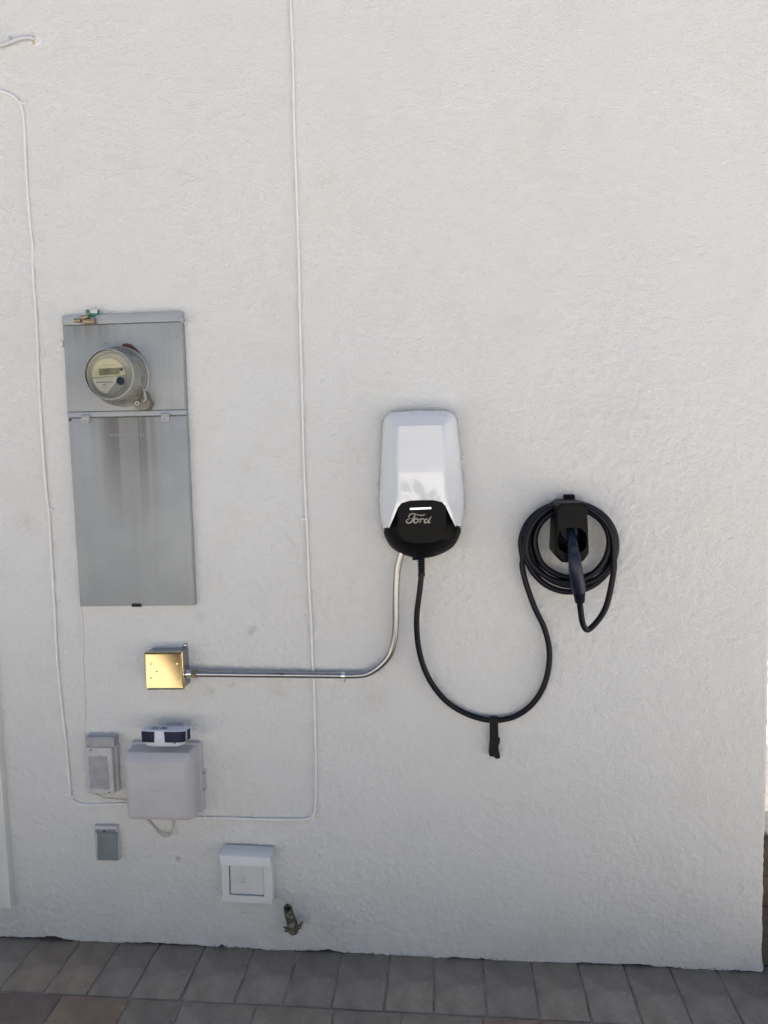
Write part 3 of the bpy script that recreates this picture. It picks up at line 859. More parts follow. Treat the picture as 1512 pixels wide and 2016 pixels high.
for (xa, xb, ya, th_) in ((460, 464, 1324, .0030), (537, 561, 1323.6, .0016), (552, 559, 1326.4, .0030), (541, 556, 1329, .0010)):
    cdep = .0275 - (xa - 450) * .00006
    a_, b_ = P(xa, ya, cdep), P(xb, ya + .2, cdep)
    off = (1327.8 - ya) / 721.0
    rr_ = .0094
    yy = -(cdep - .0058) - math.sqrt(max(rr_ ** 2 - off ** 2, 0)) 
    zc = P((xa + xb) / 2, 1328, .024).z
    t1 = math.asin(min(.98, max(-.98, off / rr_)))
    for k in range(3):
        pass
    ring = []
    for X_ in (a_.x, (a_.x * .6 + b_.x * .4), b_.x):
        dep = float(np.interp(X_, [P(450, 1327, .026).x, P(520, 1328, .022).x, P(600, 1329, .018).x], [.026, .022, .018]))
        zc = float(np.interp(X_, [P(450, 1327.3, .026).x, P(520, 1328, .022).x, P(600, 1328.8, .018).x], [P(450, 1327.3, .026).z, P(520, 1328, .022).z, P(600, 1328.8, .018).z]))
        ring.append([Vector((X_, -dep - math.cos(t) * r_, zc + math.sin(t) * r_)) for t, r_ in ((t1, .0095), (t1 + th_ / rr_, .0095), (t1 + th_ / rr_, .0088), (t1, .0088))])
    mb.loft(ring)
tag(mb.build('scuff_mark', M_INK, cdt, 30), kind='stuff')
st = thing('conduit_strap', 'one hole steel strap clamping the conduit to the wall', 'pipe strap', P(677, 1338, 0))
mb = MB()
c0 = P(676, 1329.6, .016)
rings = []
for a in np.linspace(-35, 190, 14):
    r_ = math.radians(a)
    rings.append((c0.z + math.sin(r_) * .0100 * (1), -c0.y + math.cos(r_) * .0100))
sec = []
for (z_, d_) in [(c0.z + .0102 * math.sin(t), -c0.y + .0102 * math.cos(t)) for t in np.linspace(1.9, -1.35, 14)] + [(c0.z - .0125, .004), (c0.z - .024, .0035)]:
    sec.append((z_, d_))
half = .0052
rr_ = []
for i, (z_, d_) in enumerate(sec):
    rr_.append([Vector((c0.x - half, -d_, z_)), Vector((c0.x + half, -d_, z_)), Vector((c0.x + half, -d_ + .0014, z_)), Vector((c0.x - half, -d_ + .0014, z_))])
mb.loft(rr_); mb.build('strap_band', M_CHROME, st, 40)
mb = MB(); lathe(mb, Vector((c0.x + .001, 0, c0.z - .019)), [(.0035, .002), (.0035, .0055), (.001, .007)], 14); mb.build('screw', M_STEELD, st)

# ------------------------------------------------------------------ charging station
cs = thing('charging_station', 'white and black wall mounted electric car charger with script badge', 'car charger', P(828, 960, 0))
def cc(hw, y, d, c0=829.0):
    """hw: px right of the unit's own axis, which leans a little"""
    ax = 826.5 + (y - 808) * .021
    return P(ax + hw, y - hw * .024, d)
DE, DF = .040, .108
crease = [(46, 838, .100), (46.5, 885, .105), (47, 930, .1085), (47, 965, .111), (48, 984, .112), (57, 1010, .110), (67, 1036, .104)]
outl = [(74, 846, DE), (77, 888, DE), (80, 930, DE), (82.5, 966, DE), (83, 990, DE), (81.5, 1015, DE), (77, 1039, DE)]
inner = [(47, 998, .111), (54, 1014, .109), (63, 1034, .104)]
mb = MB()
for s in (-1, 1):
    g = lambda t: cc(s * t[0], t[1], t[2])
    # side facets (crease -> mid -> outline -> back)
    def mid(a, b_, k, bulge):
        return (a[0] + (b_[0] - a[0]) * k, a[1] + (b_[1] - a[1]) * k, a[2] + (b_[2] - a[2]) * k + bulge)
    rowsl = []
    for a, b_ in zip(crease, outl):
        rowsl.append([g(a), g(mid(a, b_, .12, .001)), g(mid(a, b_, .45, .010)), g(mid(a, b_, .8, .016)), g(mid(a, b_, .95, .010)), g(b_), g((b_[0], b_[1], .006))])
    n = 7
    v = [p for r in rowsl for p in r]; f = []
    for i in range(len(rowsl) - 1):
        for j in range(n - 1): f.append((i * n + j, i * n + j + 1, (i + 1) * n + j + 1, (i + 1) * n + j))
    mb.add(v, f)
    # upper corner: fan rows from crease top to top outline
    top = [(46, 809.5, DE), (60, 812, DE), (69, 820, DE), (73, 832, DE), (74, 846, DE)]
    start = rowsl[0]
    A = (46, 838, .100)
    cols = []
    for t in top:
        cols.append([g(A), g(mid(A, t, .12, .001)), g(mid(A, t, .45, .010)), g(mid(A, t, .8, .016)), g(mid(A, t, .95, .010)), g(t), g((t[0], t[1], .006))])
    v = [p for r in cols for p in r]; f = []
    for i in range(len(cols) - 1):
        for j in range(n - 1):
            if j == 0: f.append((i * n, i * n + 1, (i + 1) * n + 1))
            else: f.append((i * n + j, i * n + j + 1, (i + 1) * n + j + 1, (i + 1) * n + j))
    mb.add(v, f)
    # top strip centre to crease
    Tm = [(0, 838, .101)]
    a = [(0, 838, .1015), (0, 834.5, .0995), (0, 825, .086), (0, 814, .064), (0, 809, .050), (0, 808, DE), (0, 808, .006)]
    a = [(0, 838, .1015), None, None, None, None, (0, 808, DE), (0, 808, .006)]
    T0 = (0, 808, DE); F0 = (0, 838, .1015)
    left = [g(F0), g(mid(F0, T0, .12, .001)), g(mid(F0, T0, .45, .010)), g(mid(F0, T0, .8, .016)), g(mid(F0, T0, .95, .010)), g(T0), g((0, 808, .006))]
    v = left + cols[0]; f = [(j, j + 1, n + j + 1, n + j) for j in range(n - 1)]
    mb.add(v, f)
    # front panel, centre to crease, in rows; then the tongue beside the black cap
    ys_ = [838, 885, 930, 965]
    rows = [[g((0, y, dd + .0015)), g((23, y, dd + .0012)), g((40, y, dd + .0004)), g((hw, y, dd))] for (hw, y, dd) in crease[:4]]
    rows.append([g((0, 984.5, .1135)), g((23, 985, .1132)), g((40, 989.5, .1122)), g(crease[4])])
    v = [p for r in rows for p in r]; f = []
    for i in range(len(rows) - 1):
        for j in range(3): f.append((i * 4 + j, i * 4 + j + 1, (i + 1) * 4 + j + 1, (i + 1) * 4 + j))
    mb.add(v, f)
    strip_in = [g((40, 989.5, .1122))] + [g(t) for t in inner] + [g((66, 1039, .100)), ]
    strip_out = [g(crease[4]), g((51, 993, .1112)), g(crease[5]), g((62.5, 1024, .107)), g(crease[6])]
    v = strip_in + strip_out
    mb.add(v, [(i, i + 1, 6 + i, 5 + i) for i in range(4)])
    # fill outwards along the bottom lip, and turn the edge inwards for thickness
    lip = [g((0, 984.5, .1135)), g((23, 985, .1132)), g((40, 989.5, .1122))] + [g(t) for t in inner] + [g((66, 1039, .100)), g((77, 1041, DE + .03))]
    lipb = [p + Vector((0, .012, 0)) for p in lip]
    mb.add(lip + lipb, [(i, i + 1, 9 + i, 8 + i) for i in range(7)])
cover = mb.build('white_cover', M_WHITE, cs, 62)
# black lower housing
def bring(pts, d):
    pts = [(x, y) for x, y in pts]
    full = [Vector((x, 0, y)) for x, y in pts] + [Vector((-x, 0, y)) for x, y in reversed(pts) if x > 0.01]
    n_ = len(full); out = []
    for i in range(n_):
        a, b, c, e = full[i - 1], full[i], full[(i + 1) % n_], full[(i + 2) % n_]
        for t in (0, 1 / 3, 2 / 3):
            q = 0.5 * ((2 * b) + (c - a) * t + (2 * a - 5 * b + 4 * c - e) * t * t + (3 * b - a - 3 * c + e) * t ** 3)
            out.append(cc(q.x, q.z, d))
    return out
ringA = [(0, 980), (20, 980), (35, 983), (44, 992), (46, 1005), (46, 1030), (45, 1048), (39, 1062), (20, 1068), (0, 1069)]
ringA2 = [(0, 978), (22, 978), (37, 981), (46, 990), (49, 1005), (49, 1030), (49, 1050), (42, 1066), (21, 1073), (0, 1074)]
ringM = [(0, 974), (24, 974), (40, 978), (54, 992), (60, 1012), (65, 1034), (64, 1052), (52, 1072), (26, 1084), (0, 1086)]
ringB = [(0, 965), (28, 966), (46, 972), (62, 990), (69, 1012), (75.5, 1040), (74, 1054), (60, 1078), (30, 1094), (0, 1099)]
mb = MB()
mb.loft([bring(ringB, .006), bring(ringB, .050), bring([(x * .99, y) for x, y in ringB], .056), bring(ringM, .080), bring(ringA2, .094), bring(ringA2, .104), bring(ringA, .1095)])
lh = mb.build('lower_housing', M_BLACK, cs, 28)
mb = MB(); c_ = cc(-2.5, 1001, .1096)
rb = []
for dd, ins in ((.108, 0), (.1108, 0), (.1112, .0004)):
    rb.append(rrect(c_, .0565 - ins * 2,   .0048 - ins * 2, .0022, math.radians(1.4), dd, 4))
mb.loft(rb); mb.build('light_bar', M_LED, lh, 40)
mb = MB(); slab(mb, cc(-14, 1098, .04), .018, .010, .02, .05, .001, .001); mb.build('knockout_tab', M_BLACK, lh)
# script badge, traced in strokes: (points, widths) in a 1512-px enlargement of (740,970)-(920,1150)
Z = lambda x, y: P(740 + x / 8.4, 970 + y / 8.4, .1105)
S = [
 ([(572, 428), (550, 415), (546, 388), (568, 360), (605, 348), (645, 352), (690, 366), (745, 376), (790, 370), (816, 356)], [.3, .9, 1.5, 1.7, 1.4, 1.1, 1.0, 1.1, .9, .3]),
 ([(655, 356), (640, 385), (622, 425), (600, 465), (575, 493), (540, 503), (512, 492), (505, 466), (522, 444), (545, 440), (548, 456)], [.6, 1.5, 1.8, 1.7, 1.3, 1.4, 1.5, 1.3, 1.0, .7, .4]),
 ([(585, 432), (615, 428), (645, 424), (668, 408)], [.5, .8, .8, .4]),
 ([(672, 432), (645, 440), (628, 465), (632, 492), (655, 500), (685, 485), (700, 458), (694, 436), (672, 432), (690, 446), (722, 440)], [1.0, 1.3, 1.6, 1.4, 1.0, 1.2, 1.4, 1.2, .9, .6, .5]),
 ([(722, 440), (742, 432), (738, 458), (724, 500)], [.5, 1.2, 1.4, 1.0]),
 ([(730, 470), (752, 440), (778, 432), (792, 442)], [.5, .8, 1.2, 1.4]),
 ([(856, 438), (830, 436), (808, 456), (802, 484), (818, 500), (845, 488), (864, 462)], [.9, 1.1, 1.5, 1.5, 1.1, .9, .7]),
 ([(918, 392), (896, 425), (876, 462), (868, 490), (884, 500), (908, 484)], [.5, 1.2, 1.5, 1.3, .9, .4]),
]
mb = MB()
for pts, ws in S:
    zp = [Z(*p) for p in pts]
    cp_ = catmull(zp, 4)
    wl = []
    for i in range(len(cp_)):
        t = i / 4; k = min(int(t), len(ws) - 2); wl.append((ws[k] + (ws[k + 1] - ws[k]) * (t - k)) * .0021)
    ribbon(mb, cp_, wl, .0012, .1094)
mb.build('script_badge', M_BADGE, lh, 30)

# ------------------------------------------------------------------ charging cable
cb = thing('charging_cable', 'black charging cable looping from charger to wall coil with plug', 'cable', P(970, 1418, 0))
pts = [P(829, 1090, .060), P(829.5, 1110, .060), P(829.5, 1132, .060), P(826, 1165, .058), P(821, 1205, .052), P(820.5, 1240, .045), P(825, 1280, .036), P(836, 1318, .028), P(855, 1353, .022), P(884, 1385, .018),
       P(925, 1408, .016), P(970, 1418, .016), P(1012, 1411, .016), P(1046, 1388, .018), P(1069, 1354, .020), P(1080, 1315, .022), P(1081, 1275, .024), P(1071, 1235, .026), P(1053, 1197, .028),
       P(1036, 1150, .030), P(1028, 1116, .030)]
turns = [(1119.5, 1077, 94.5, 88.5, .028), (1122.5, 1076, 90, 87, .044), (1124, 1070, 80, 73, .034), (1125.5, 1067, 72.5, 66.5, .050), (1122, 1075, 86, 82, .062)]
start, tot = 195, 0
for i, (cx, cy, rx, ry, d) in enumerate(turns):
    nxt = turns[min(i + 1, len(turns) - 1)]
    n = 16 if i < len(turns) - 1 else 9
    for k in range(n):
        t = k / 16
        a = math.radians(start - 360 * t)      # clockwise over the top
        f = (t ** 3)
        m_ = [turns[i][q_] + (nxt[q_] - turns[i][q_]) * f for q_ in range(5)]
        wob = 1 + .012 * math.sin(3 * a + i * 2.1)
        pts.append(P(m_[0] + m_[2] * wob * math.cos(a), m_[1] - m_[3] * wob * math.sin(a), m_[4]))
pts += [P(1209, 1110, .060), P(1204, 1150, .062), P(1193, 1195, .068), P(1176, 1223, .078), P(1157, 1240, .090), P(1147.5, 1228, .102), P(1143.5, 1205, .112), P(1141, 1180, .122)]
mb = MB(); tube(mb, catmull(pts, 4), .0080, 12); mb.build('cord', M_CORD, cb, 60)
mb = MB(); path = []; rad = []
for k in range(46):
    t = k / 45; y = 1091 + 43 * t
    path.append(P(829 + .8 * t, y, .060)); rad.append(((.0118, .0105, .0072, .0072, .0105)[k % 5] - .0012 * t) if t < .86 else .0098)
tube(mb, path, rad, 16); mb.build('strain_relief', M_CORD, cb, 30)
hp = [(1122, 1036, .085, .0085), (1124.5, 1052, .115, .0105), (1127, 1070, .138, .0130), (1129.5, 1090, .150, .0150), (1132, 1112, .154, .0165), (1134.5, 1132, .150, .0175), (1138, 1152, .142, .0178), (1140, 1164, .136, .0170)]
ctr = catmull([P(x, y, d) for x, y, d, r in hp], 4)
rads = [float(v) for v in np.interp(np.linspace(0, len(hp) - 1, len(ctr)), range(len(hp)), [h_[3] for h_ in hp])]
mb = MB(); tube(mb, ctr, rads, 22)
hd = mb.build('plug_handle', M_HANDLE, cb, 50)
mb = MB(); path = []; rad = []
for k in range(29):
    t = k / 28; path.append(P(1140 + 1.5 * t, 1163 + 21 * t, .136 - .012 * t)); rad.append((.0160 - .0035 * t) * (1.0 if k % 4 < 2 else .90))
tube(mb, path, rad, 20); mb.build('cable_boot', M_CORD, hd, 25)
bc = P(1129.5, 1081, .165)
mb = MB(); lathe(mb, bc + Vector((0, .008, -.002)), [(.0085, 0), (.0085, .0085), (.0075, .0098), (.002, .0102)], 24, axis=Vector((0.05, -1, .18)), sq=1.25); mb.build('release_button', M_HANDLE, hd, 40)
mb = MB(); tube(mb, [P(1120, 1050, .07), P(1121, 1047, .10)], .021, 24); mb.build('plug_nose', M_INK, hd, 40)

# ------------------------------------------------------------------ plug holster
ho = thing('plug_holster', 'black wall holster holding the charging plug and coiled cable', 'holster', P(1112, 1060, 0))
def oct_ring(c, pts, d):
    return [Vector((c.x + x, -d, c.z + z)) for x, z in pts]
hc = P(1127, 1040, .125)
tw, bw_ = .0385, .0440
zt, zb = P(1127, 989, .125).z - hc.z, P(1127, 1109, .125).z - hc.z
def hol(grow, zt_, zb_):
    w1, w2 = tw + grow, bw_ + grow
    return [(-w1 + .004, zt_), (w1 - .004, zt_), (w1, zt_ - .004), (w2, zb_ + .026), (w2 - .003, zb_ + .018), (.027, zb_ + .0015), (.022, zb_), (-.022, zb_), (-.027, zb_ + .0015), (-w2 + .003, zb_ + .018), (-w2, zb_ + .026), (-w1, zt_ - .004)]
H0 = hol(0, zt, zb)
rec_c = P(1126.5, 1064, .125)
# front shell as ring bridge outline -> recess opening
N_ = 48
def resample(poly, n, c):
    """points of a polygon at equal angles about c"""
    out = []
    for k in range(n):
        a = 2 * math.pi * k / n; dx, dz = math.cos(a), math.sin(a); best = None
        for i in range(len(poly)):
            x1, z1 = poly[i][0] - c[0], poly[i][1] - c[1]; x2, z2 = poly[(i + 1) % len(poly)][0] - c[0], poly[(i + 1) % len(poly)][1] - c[1]
            ex, ez = x2 - x1, z2 - z1; den = dx * ez - dz * ex
            if abs(den) < 1e-12: continue
            t = (x1 * ez - z1 * ex) / den; u = (x1 * dz - z1 * dx) / den
            if t > 0 and -1e-9 <= u <= 1 + 1e-9 and (best is None or t < best): best = t
        out.append((c[0] + dx * best, c[1] + dz * best))
    return out
rc = (rec_c.x - hc.x, rec_c.z - hc.z)
def rec(w_, h_, r_):
    q = rrect(Vector((rc[0], 0, rc[1])), w_, h_, r_, 0, 0, 6); return [(p.x, p.z) for p in q]
O = lambda g_, a, b_: resample(hol(g_, a, b_), N_, rc)
I = lambda w_, h_, r_: resample(rec(w_, h_, r_), N_, rc)
mb = MB()
mb.loft([oct_ring(hc, O(-.004, zt, zb), .0), oct_ring(hc, O(-.004, zt, zb), .012), oct_ring(hc, O(0, zt, zb), .014), oct_ring(hc, O(0, zt, zb), .112),
         oct_ring(hc, O(-.002, zt - .002, zb + .002), .122), oct_ring(hc, O(-.005, zt - .005, zb + .006), .125),
         oct_ring(hc, I(.074, .066, .026), .125), oct_ring(hc, I(.072, .064, .026), .123), oct_ring(hc, I(.066, .058, .024), .04)], cap0=True, cap1=True)
mb.build('holster_body', M_BLACK, ho, 28)
mb = MB(); slab(mb, Vector((P(1121, 979, .02).x, 0, P(1121, 979, .02).z)), .027, .014, .0, .030, .002, .002); mb.build('top_tab', M_BLACK, ho)
mb = MB()
dc_ = P(1115, 1058, .03)
lathe(mb, Vector((dc_.x - .004, 0, dc_.z + .02)), [(.026, .0), (.026, .075)], 32); 
mb.build('wrap_drum', M_BLACK, ho, 40)

# hook and loop strap hanging from the loop of cable
sp_ = thing('cable_strap', 'black hook and loop strap hanging from lowest point of cable', 'strap', P(972, 1470, .02))
mb = MB()
c0 = P(972, 1418, .016)
r0 = .0105
prof = [(c0.z + r0 * math.sin(t), .016 + r0 * math.cos(t)) for t in np.linspace(math.pi * 1.05, -.2, 12)]
zs = [P(972, y, .02).z for y in (1428, 1445, 1462, 1480, 1488)]
prof += [(zs[0], .021), (zs[1], .019), (zs[2], .020), (zs[3], .022), (zs[4], .025)]
wl = [.0115] * 12 + [.0118, .0120, .0122, .0128, .0135]
mb.loft([[Vector((c0.x - w_, -d_, z_)), Vector((c0.x + w_, -d_, z_)), Vector((c0.x + w_, -d_ + .0022, z_)), Vector((c0.x - w_, -d_ + .0022, z_))] for (z_, d_), w_ in zip(prof, wl)])
mb.build('webbing', M_FABRIC, sp_, 40)
mb = MB()
fl = [P(x, y, .016) for x, y in ((975, 1440), (981, 1451), (984.5, 1455), (984, 1462), (981, 1470), (982.5, 1480), (985, 1491), (983, 1494), (977, 1493), (971, 1489), (964, 1488.5), (962.5, 1484), (965, 1450))]
mb.loft([[Vector((p.x, -.006 - .004 * math.sin(i), p.z)) for i, p in enumerate(fl)], [Vector((p.x, -.017 - .003 * math.sin(i * 1.7), p.z)) for i, p in enumerate(fl)]])
mb.build('strap_tail', M_FABRIC, sp_, 40)

# ------------------------------------------------------------------ network box, sensor, small boxes
nb = thing('utility_box', 'large pale grey plastic telecom box with rounded cover', 'utility box', P(325, 1615, 0))
xl = P(248, 1540, .068).x; xr = P(392, 1540, .02).x; zt = P(330, 1469, .03).z; zb = P(320, 1614, .068).z
c = Vector(((xl + xr) / 2, 0, (zt + zb) / 2)); w, h = xr - xl, zt - zb
mb = MB(); slab(mb, c + Vector((.003, 0, .002)), w + .012, h + .008, -.005, .020, .008, .003, n=5); mb.build('back_plate', M_GREY, nb)
mb = MB()
mb.loft([rrect(c, w, h, .012, 0, .018, 6), rrect(c, w, h, .012, 0, .058, 6), rrect(c, w - .006, h - .006, .012, 0, .069, 6),
         rrect(c - Vector((.003, 0, .004)), w - .020, h - .024, .012, 0, .082, 6), rrect(c - Vector((.003, 0, .006)), w - .034, h - .044, .012, 0, .0875, 6), rrect(c - Vector((.003, 0, .006)), w - .044, h - .056, .010, 0, .0885, 6)])
cv = mb.build('box_cover', M_GREY, nb, 26)
mb = MB(); x = 262
for wd in (7, 6, 7, 5, 8, 6, 7, 7, 6, 6, 7):
    cx = x + wd / 2
    ribbon(mb, [P(x, 1504, .0886), P(x, 1511, .0886)], .0010, .0003, .0885)
    ribbon(mb, [P(x, 1507 + (wd % 2) * 3, .0886), P(x + wd - 2, 1507 + (wd % 3) * 2, .0886)], .0010, .0003, .0885)
    x += wd + 1
mb.build('embossed_lettering', M_GREY, cv)
mb = MB(); ribbon(mb, [P(293, 1555, .0886), P(300, 1556, .0886), P(308, 1558, .0886), P(318, 1558.5, .0886)], [.0006, .0022, .0018, .0006], .0002, .0885); mb.build('scuff_mark', M_PANEL, cv)
mb = MB()
a = P(400, 1537, .012); slab(mb, Vector((a.x - .003, 0, a.z)), .016, .060, -.002, .014, .003, .002); lb = mb.build('lock_bracket', M_GREY, nb)
mb = MB(); a = P(397.5, 1537, .016); slab(mb, a, .0032, .020, .010, .0165, .001, .0005); mb.build('lock_slot', M_INK, lb)
screw(lb, 400.5, 1522, .0142, .0042, M_STEELD); screw(lb, 401, 1554, .0142, .0038, M_STEELD)

so = thing('solar_sensor', 'small white device with two dark navy windows above the utility box', 'solar light', P(326, 1455, 0))
ztop = P(326, 1438.5, .085).z; zb1 = P(326, 1462, .085).z; zb2 = P(326, 1469, .075).z
xl = P(277, 1450, .085).x; xr1 = P(353, 1455, .085).x; xr = P(376.5, 1448, .058).x
BK = .053
def fcurve(ins=0.0, cut=0.0):
    """front of the shell in plan, left to right, as (x, depth)"""
    return [(xl + ins + cut * .3, BK), (xl + ins + cut * .2, .080 - ins), (xl + ins + cut * .2 + .003, .0845 - ins), (xl + .03, .0865 - ins), (xr1 - .012, .0865 - ins), (xr1 + .006 - cut * .4, .0850 - ins), (xr1 + .020 - cut * .6, .0790 - ins),
            (xr - .010 - ins - cut * .8, .0700 - ins * .6), (xr - .003 - ins - cut, .0620 - ins * .4), (xr - ins - cut, BK)]
def hull(z, ins, cut):
    return [Vector((x, -d, z)) for x, d in fcurve(ins, cut)]
mb = MB()
mb.loft([hull(ztop + .001, .004, .0), hull(ztop - .001, .0, 0), hull((ztop + zb1) / 2, -.0004, .001), hull(zb1, .0, .004), hull(zb1 - .004, .003, .014), hull(zb2 + .001, .008, .034), hull(zb2, .012, .042)])
sh = mb.build('shell', M_LEDW, so, 40)
mb = MB(); slab(mb, Vector(((xl + xr) / 2, 0, (ztop + zb1) / 2 - .002)), .05, .016, -.002, .054, .002, .001); mb.build('mounting_arm', M_GREY, so)
def window(xa, xb, z0, z1):
    fc_ = fcurve(); X = [p[0] for p in fc_]; D_ = [p[1] for p in fc_]
    xsn = sorted(list(np.linspace(xa, xb, 14)) + [x for x in X if xa < x < xb])
    top = [(x, float(np.interp(x, X, D_)) + .0022) for x in xsn]
    mb = MB()
    A = [Vector((x, -d, z1)) for x, d in top]; B = [Vector((x - .0035 * (x - xa) / (xb - xa) + .0012, -d, z0)) for x, d in top]
    q = Vector((0, .005, 0))
    mb.loft([[a_, b_, b_ + q, a_ + q] for a_, b_ in zip(A, B)]); mb.build('navy_window', M_NAVY, sh, 30)
zw0, zw1 = zb1 + .0015, ztop - .0025
window(xl + .002, P(304.5, 1450, .087).x, zw0, zw1)
window(P(323.5, 1450, .087).x, xr - .0012, zw0, zw1)
mb = MB(); a = P(344, 1463.5, .087); lathe(mb, Vector((a.x, 0, a.z)), [(.0022, .080), (.0022, .087)], 12); mb.build('pin_hole', M_INK, sh)
mb = MB()    # marker writing across the top face
zt2 = ztop + .0011
def top_stroke(pp):
    pts = []
    for x, y in pp:   # y: 0 back .. 1 front along the visible top strip
        X = P(x, 1434, .07).x; pts.append(Vector((X, -(.060 + .018 * y), zt2)))
    rings = []
    for i, p in enumerate(pts):
        t = (pts[min(i + 1, len(pts) - 1)] - pts[max(i - 1, 0)]).normalized(); s = Vector((-t.y, t.x, 0)) * .0009
        rings.append([p + s, p - s, p - s + Vector((0, 0, .0004)), p + s + Vector((0, 0, .0004))])
    mb.loft(rings)
x0_ = 298
def letter(ch, x):
    L_ = {'N': [[(0, 1), (0, 0), (4, 1), (4, 0)]], 'E': [[(4, 0), (0, 0), (0, 1), (4, 1)], [(0, .5), (3, .5)]], 'W': [[(0, 0), (1, 1), (2, .3), (3.4, 1), (4.4, 0)]],
          'I': [[(1, 0), (1, 1)]], 'M': [[(0, 1), (.6, 0), (2, .8), (3.4, 0), (4, 1)]], 'A': [[(0, 1), (2, 0), (4, 1)], [(.8, .6), (3.2, .6)]]}[ch]
    for s in L_: top_stroke([(x + a, b_) for a, b_ in s])
xx = 298
for ch in 'NEW IMA':
    if ch != ' ': letter(ch, xx)
    xx += 3.0 if ch in ' I' else 5.2
mb.build('marker_writing', M_INK, sh)

ob = thing('phone_box', 'narrow weathered box with patchy grey paint left of utility box', 'utility box', P(198, 1564, 0))
c, w, h = rect_px(169, 1451, 223, 1563.5, .032)
mb = MB(); slab(mb, c + Vector((.003, 0, 0)), w + .006, h - .002, -.004, .018, .003, .002); mb.build('box_base', M_OLD, ob)
c2, w2, h2 = rect_px(168.5, 1472, 222.5, 1563.5, .034)
mb = MB(); slab(mb, c2, w2, h2, .014, .034, .005, .004, n=4); d2 = mb.build('box_cover', M_OLD, ob)
c3, w3, h3 = rect_px(168, 1452, 225, 1470.6, .034)
mb = MB(); mb.loft([rrect(c3, w3, h3, .002, 0, .01, 3), rrect(c3 , w3, h3, .002, 0, .030, 3), rrect(c3 - Vector((0, 0, .003)), w3 - .001, h3 - .006, .002, 0, .0345, 3)]); mb.build('box_hood', M_OLDG, ob)
c4, w4, h4 = rect_px(176, 1489, 214, 1553, .0342)
mb = MB()
ring = rrect(c4, w4, h4, .006, 0, .0338, 3)
ring = [Vector((p.x + random.uniform(-1, 1) * .002, p.y, p.z + random.uniform(-1, 1) * .0025)) for p in ring]
mb.loft([ring, [p + Vector((0, -.0006, 0)) for p in ring]]); mb.build('paint_patch', M_OLDG, d2)
for (x, y, r_) in ((178.5, 1477, .0026), (199, 1534, .0014), (197, 1545.3, .0014), (215, 1560, .0022)):
    mb = MB(); a = P(x, y, .035); lathe(mb, Vector((a.x, 0, a.z)), [(r_, .030), (r_, .0346)], 12); mb.build('screw_hole', M_INK, d2)

oc = thing('outlet_cover', 'small slate grey flap cover low on wall under the weathered box', 'outlet', P(209, 1695, 0))
c, w, h = rect_px(186.5, 1627, 231.5, 1695, .016)
mb = MB(); slab(mb, c, w, h, -.004, .015, .002, .002); mb.build('outlet_frame', M_OLD, oc)
fo = quad_px([(190, 1640), (229.5, 1640.5), (231.5, 1695), (191.5, 1694.5)], .012, .0195, .003, 'flap', M_SLATE, oc)
quad_px([(187, 1634.5), (226.5, 1634.5), (227, 1640), (187.5, 1640)], .012, .019, .002, 'flap_hinge', M_SLATE, oc)
mb = MB(); ribbon(mb, [P(199, 1642, .02), P(198, 1655, .02), P(199, 1675, .02), P(200, 1690, .02)], [.002, .004, .003, .002], .0010, .0190); mb.build('flap_rib', M_SLATE, fo)
screw(oc, 205, 1637, .019, .0032, M_INK)

vt = thing('vent_hood', 'square white dryer vent cover with projecting hood near the paving', 'vent', P(485, 1780, 0))
VR = -math.radians(1.3)
c, w, h = rect_px(435, 1688, 535.5, 1779, .030)
c = c + Vector((.001, 0, 0))
iw, ih = .104, .090
ic = P(485, 1735, .030)
mb = MB()
mb.loft([rrect(c, w, h, .003, VR, -.004, 3), rrect(c, w, h, .003, VR, .028, 3), rrect(c, w - .004, h - .004, .003, VR, .030, 3),
         rrect(ic, iw, ih, .002, VR, .030, 3), rrect(ic, iw - .001, ih - .001, .002, VR, .012, 3)], cap1=False)
mb.build('vent_frame', M_VENT, vt, 30)
mb = MB(); mb.loft([rrect(ic, iw - .006, ih - .004,   .001, VR, .010, 2), rrect(ic + Vector((.001, 0, .001)), iw - .005, ih - .004, .001, VR, .0262, 2)])
fpv = mb.build('vent_flap', M_VENTP, vt, 30)
mb = MB(); ribbon(mb, [P(475, 1727, .0265), P(480, 1731, .0265), P(483, 1735, .0265)], [.0006, .0022, .0008], .0003, .0261); ribbon(mb, [P(472, 1735, .0265), P(479, 1738, .0265), P(486, 1735.5, .0265)], [.0008, .0030, .0006], .0003, .0261); mb.build('paint_chip', M_TAUPE0, fpv)
mb = MB(); mb.loft([rrect(ic, iw + .001, ih + .001, .001, VR, .005, 2), rrect(ic, iw + .001, ih + .001, .001, VR, .011, 2)]); mb.build('vent_throat', M_GAP, vt, 30)
# hood: swept section extruded across
a = P(433.5, 1690, .05); b_ = P(532.5, 1695, .05)
secp = [(0.018, .006), (0.0172, .030), (0.0108, .0480), (0.0088, .0510), (.0070, .0520), (-.0180, .0535), (-.0180, .0510), (.0060, .0495), (.0080, .0470), (.0145, .028), (.015, .006)]
mb = MB(); rings = []
for k in range(9):
    t = k / 8; p = a.lerp(b_, t)
    e = .003 * (abs(2 * t - 1) ** 6)
    rings.append([Vector((p.x, -d_, p.z + z_ + (e if i in (5, 6) else 0))) for i, (z_, d_) in enumerate(secp)])
mb.loft(rings); mb.build('hood', M_VENT, vt, 35)
mb = MB()
p = b_ + Vector((.0005, 0, 0))
tri = [(.015, .004), (.0145, .030), (.004, .044), (-.004, .046), (-.02, .030), (-.02, .004)]
mb.loft([[Vector((p.x, -d_, p.z + z_)) for z_, d_ in tri], [Vector((p.x - .002, -d_, p.z + z_)) for z_, d_ in tri]]); mb.build('hood_cheek', M_VENT, vt, 30)

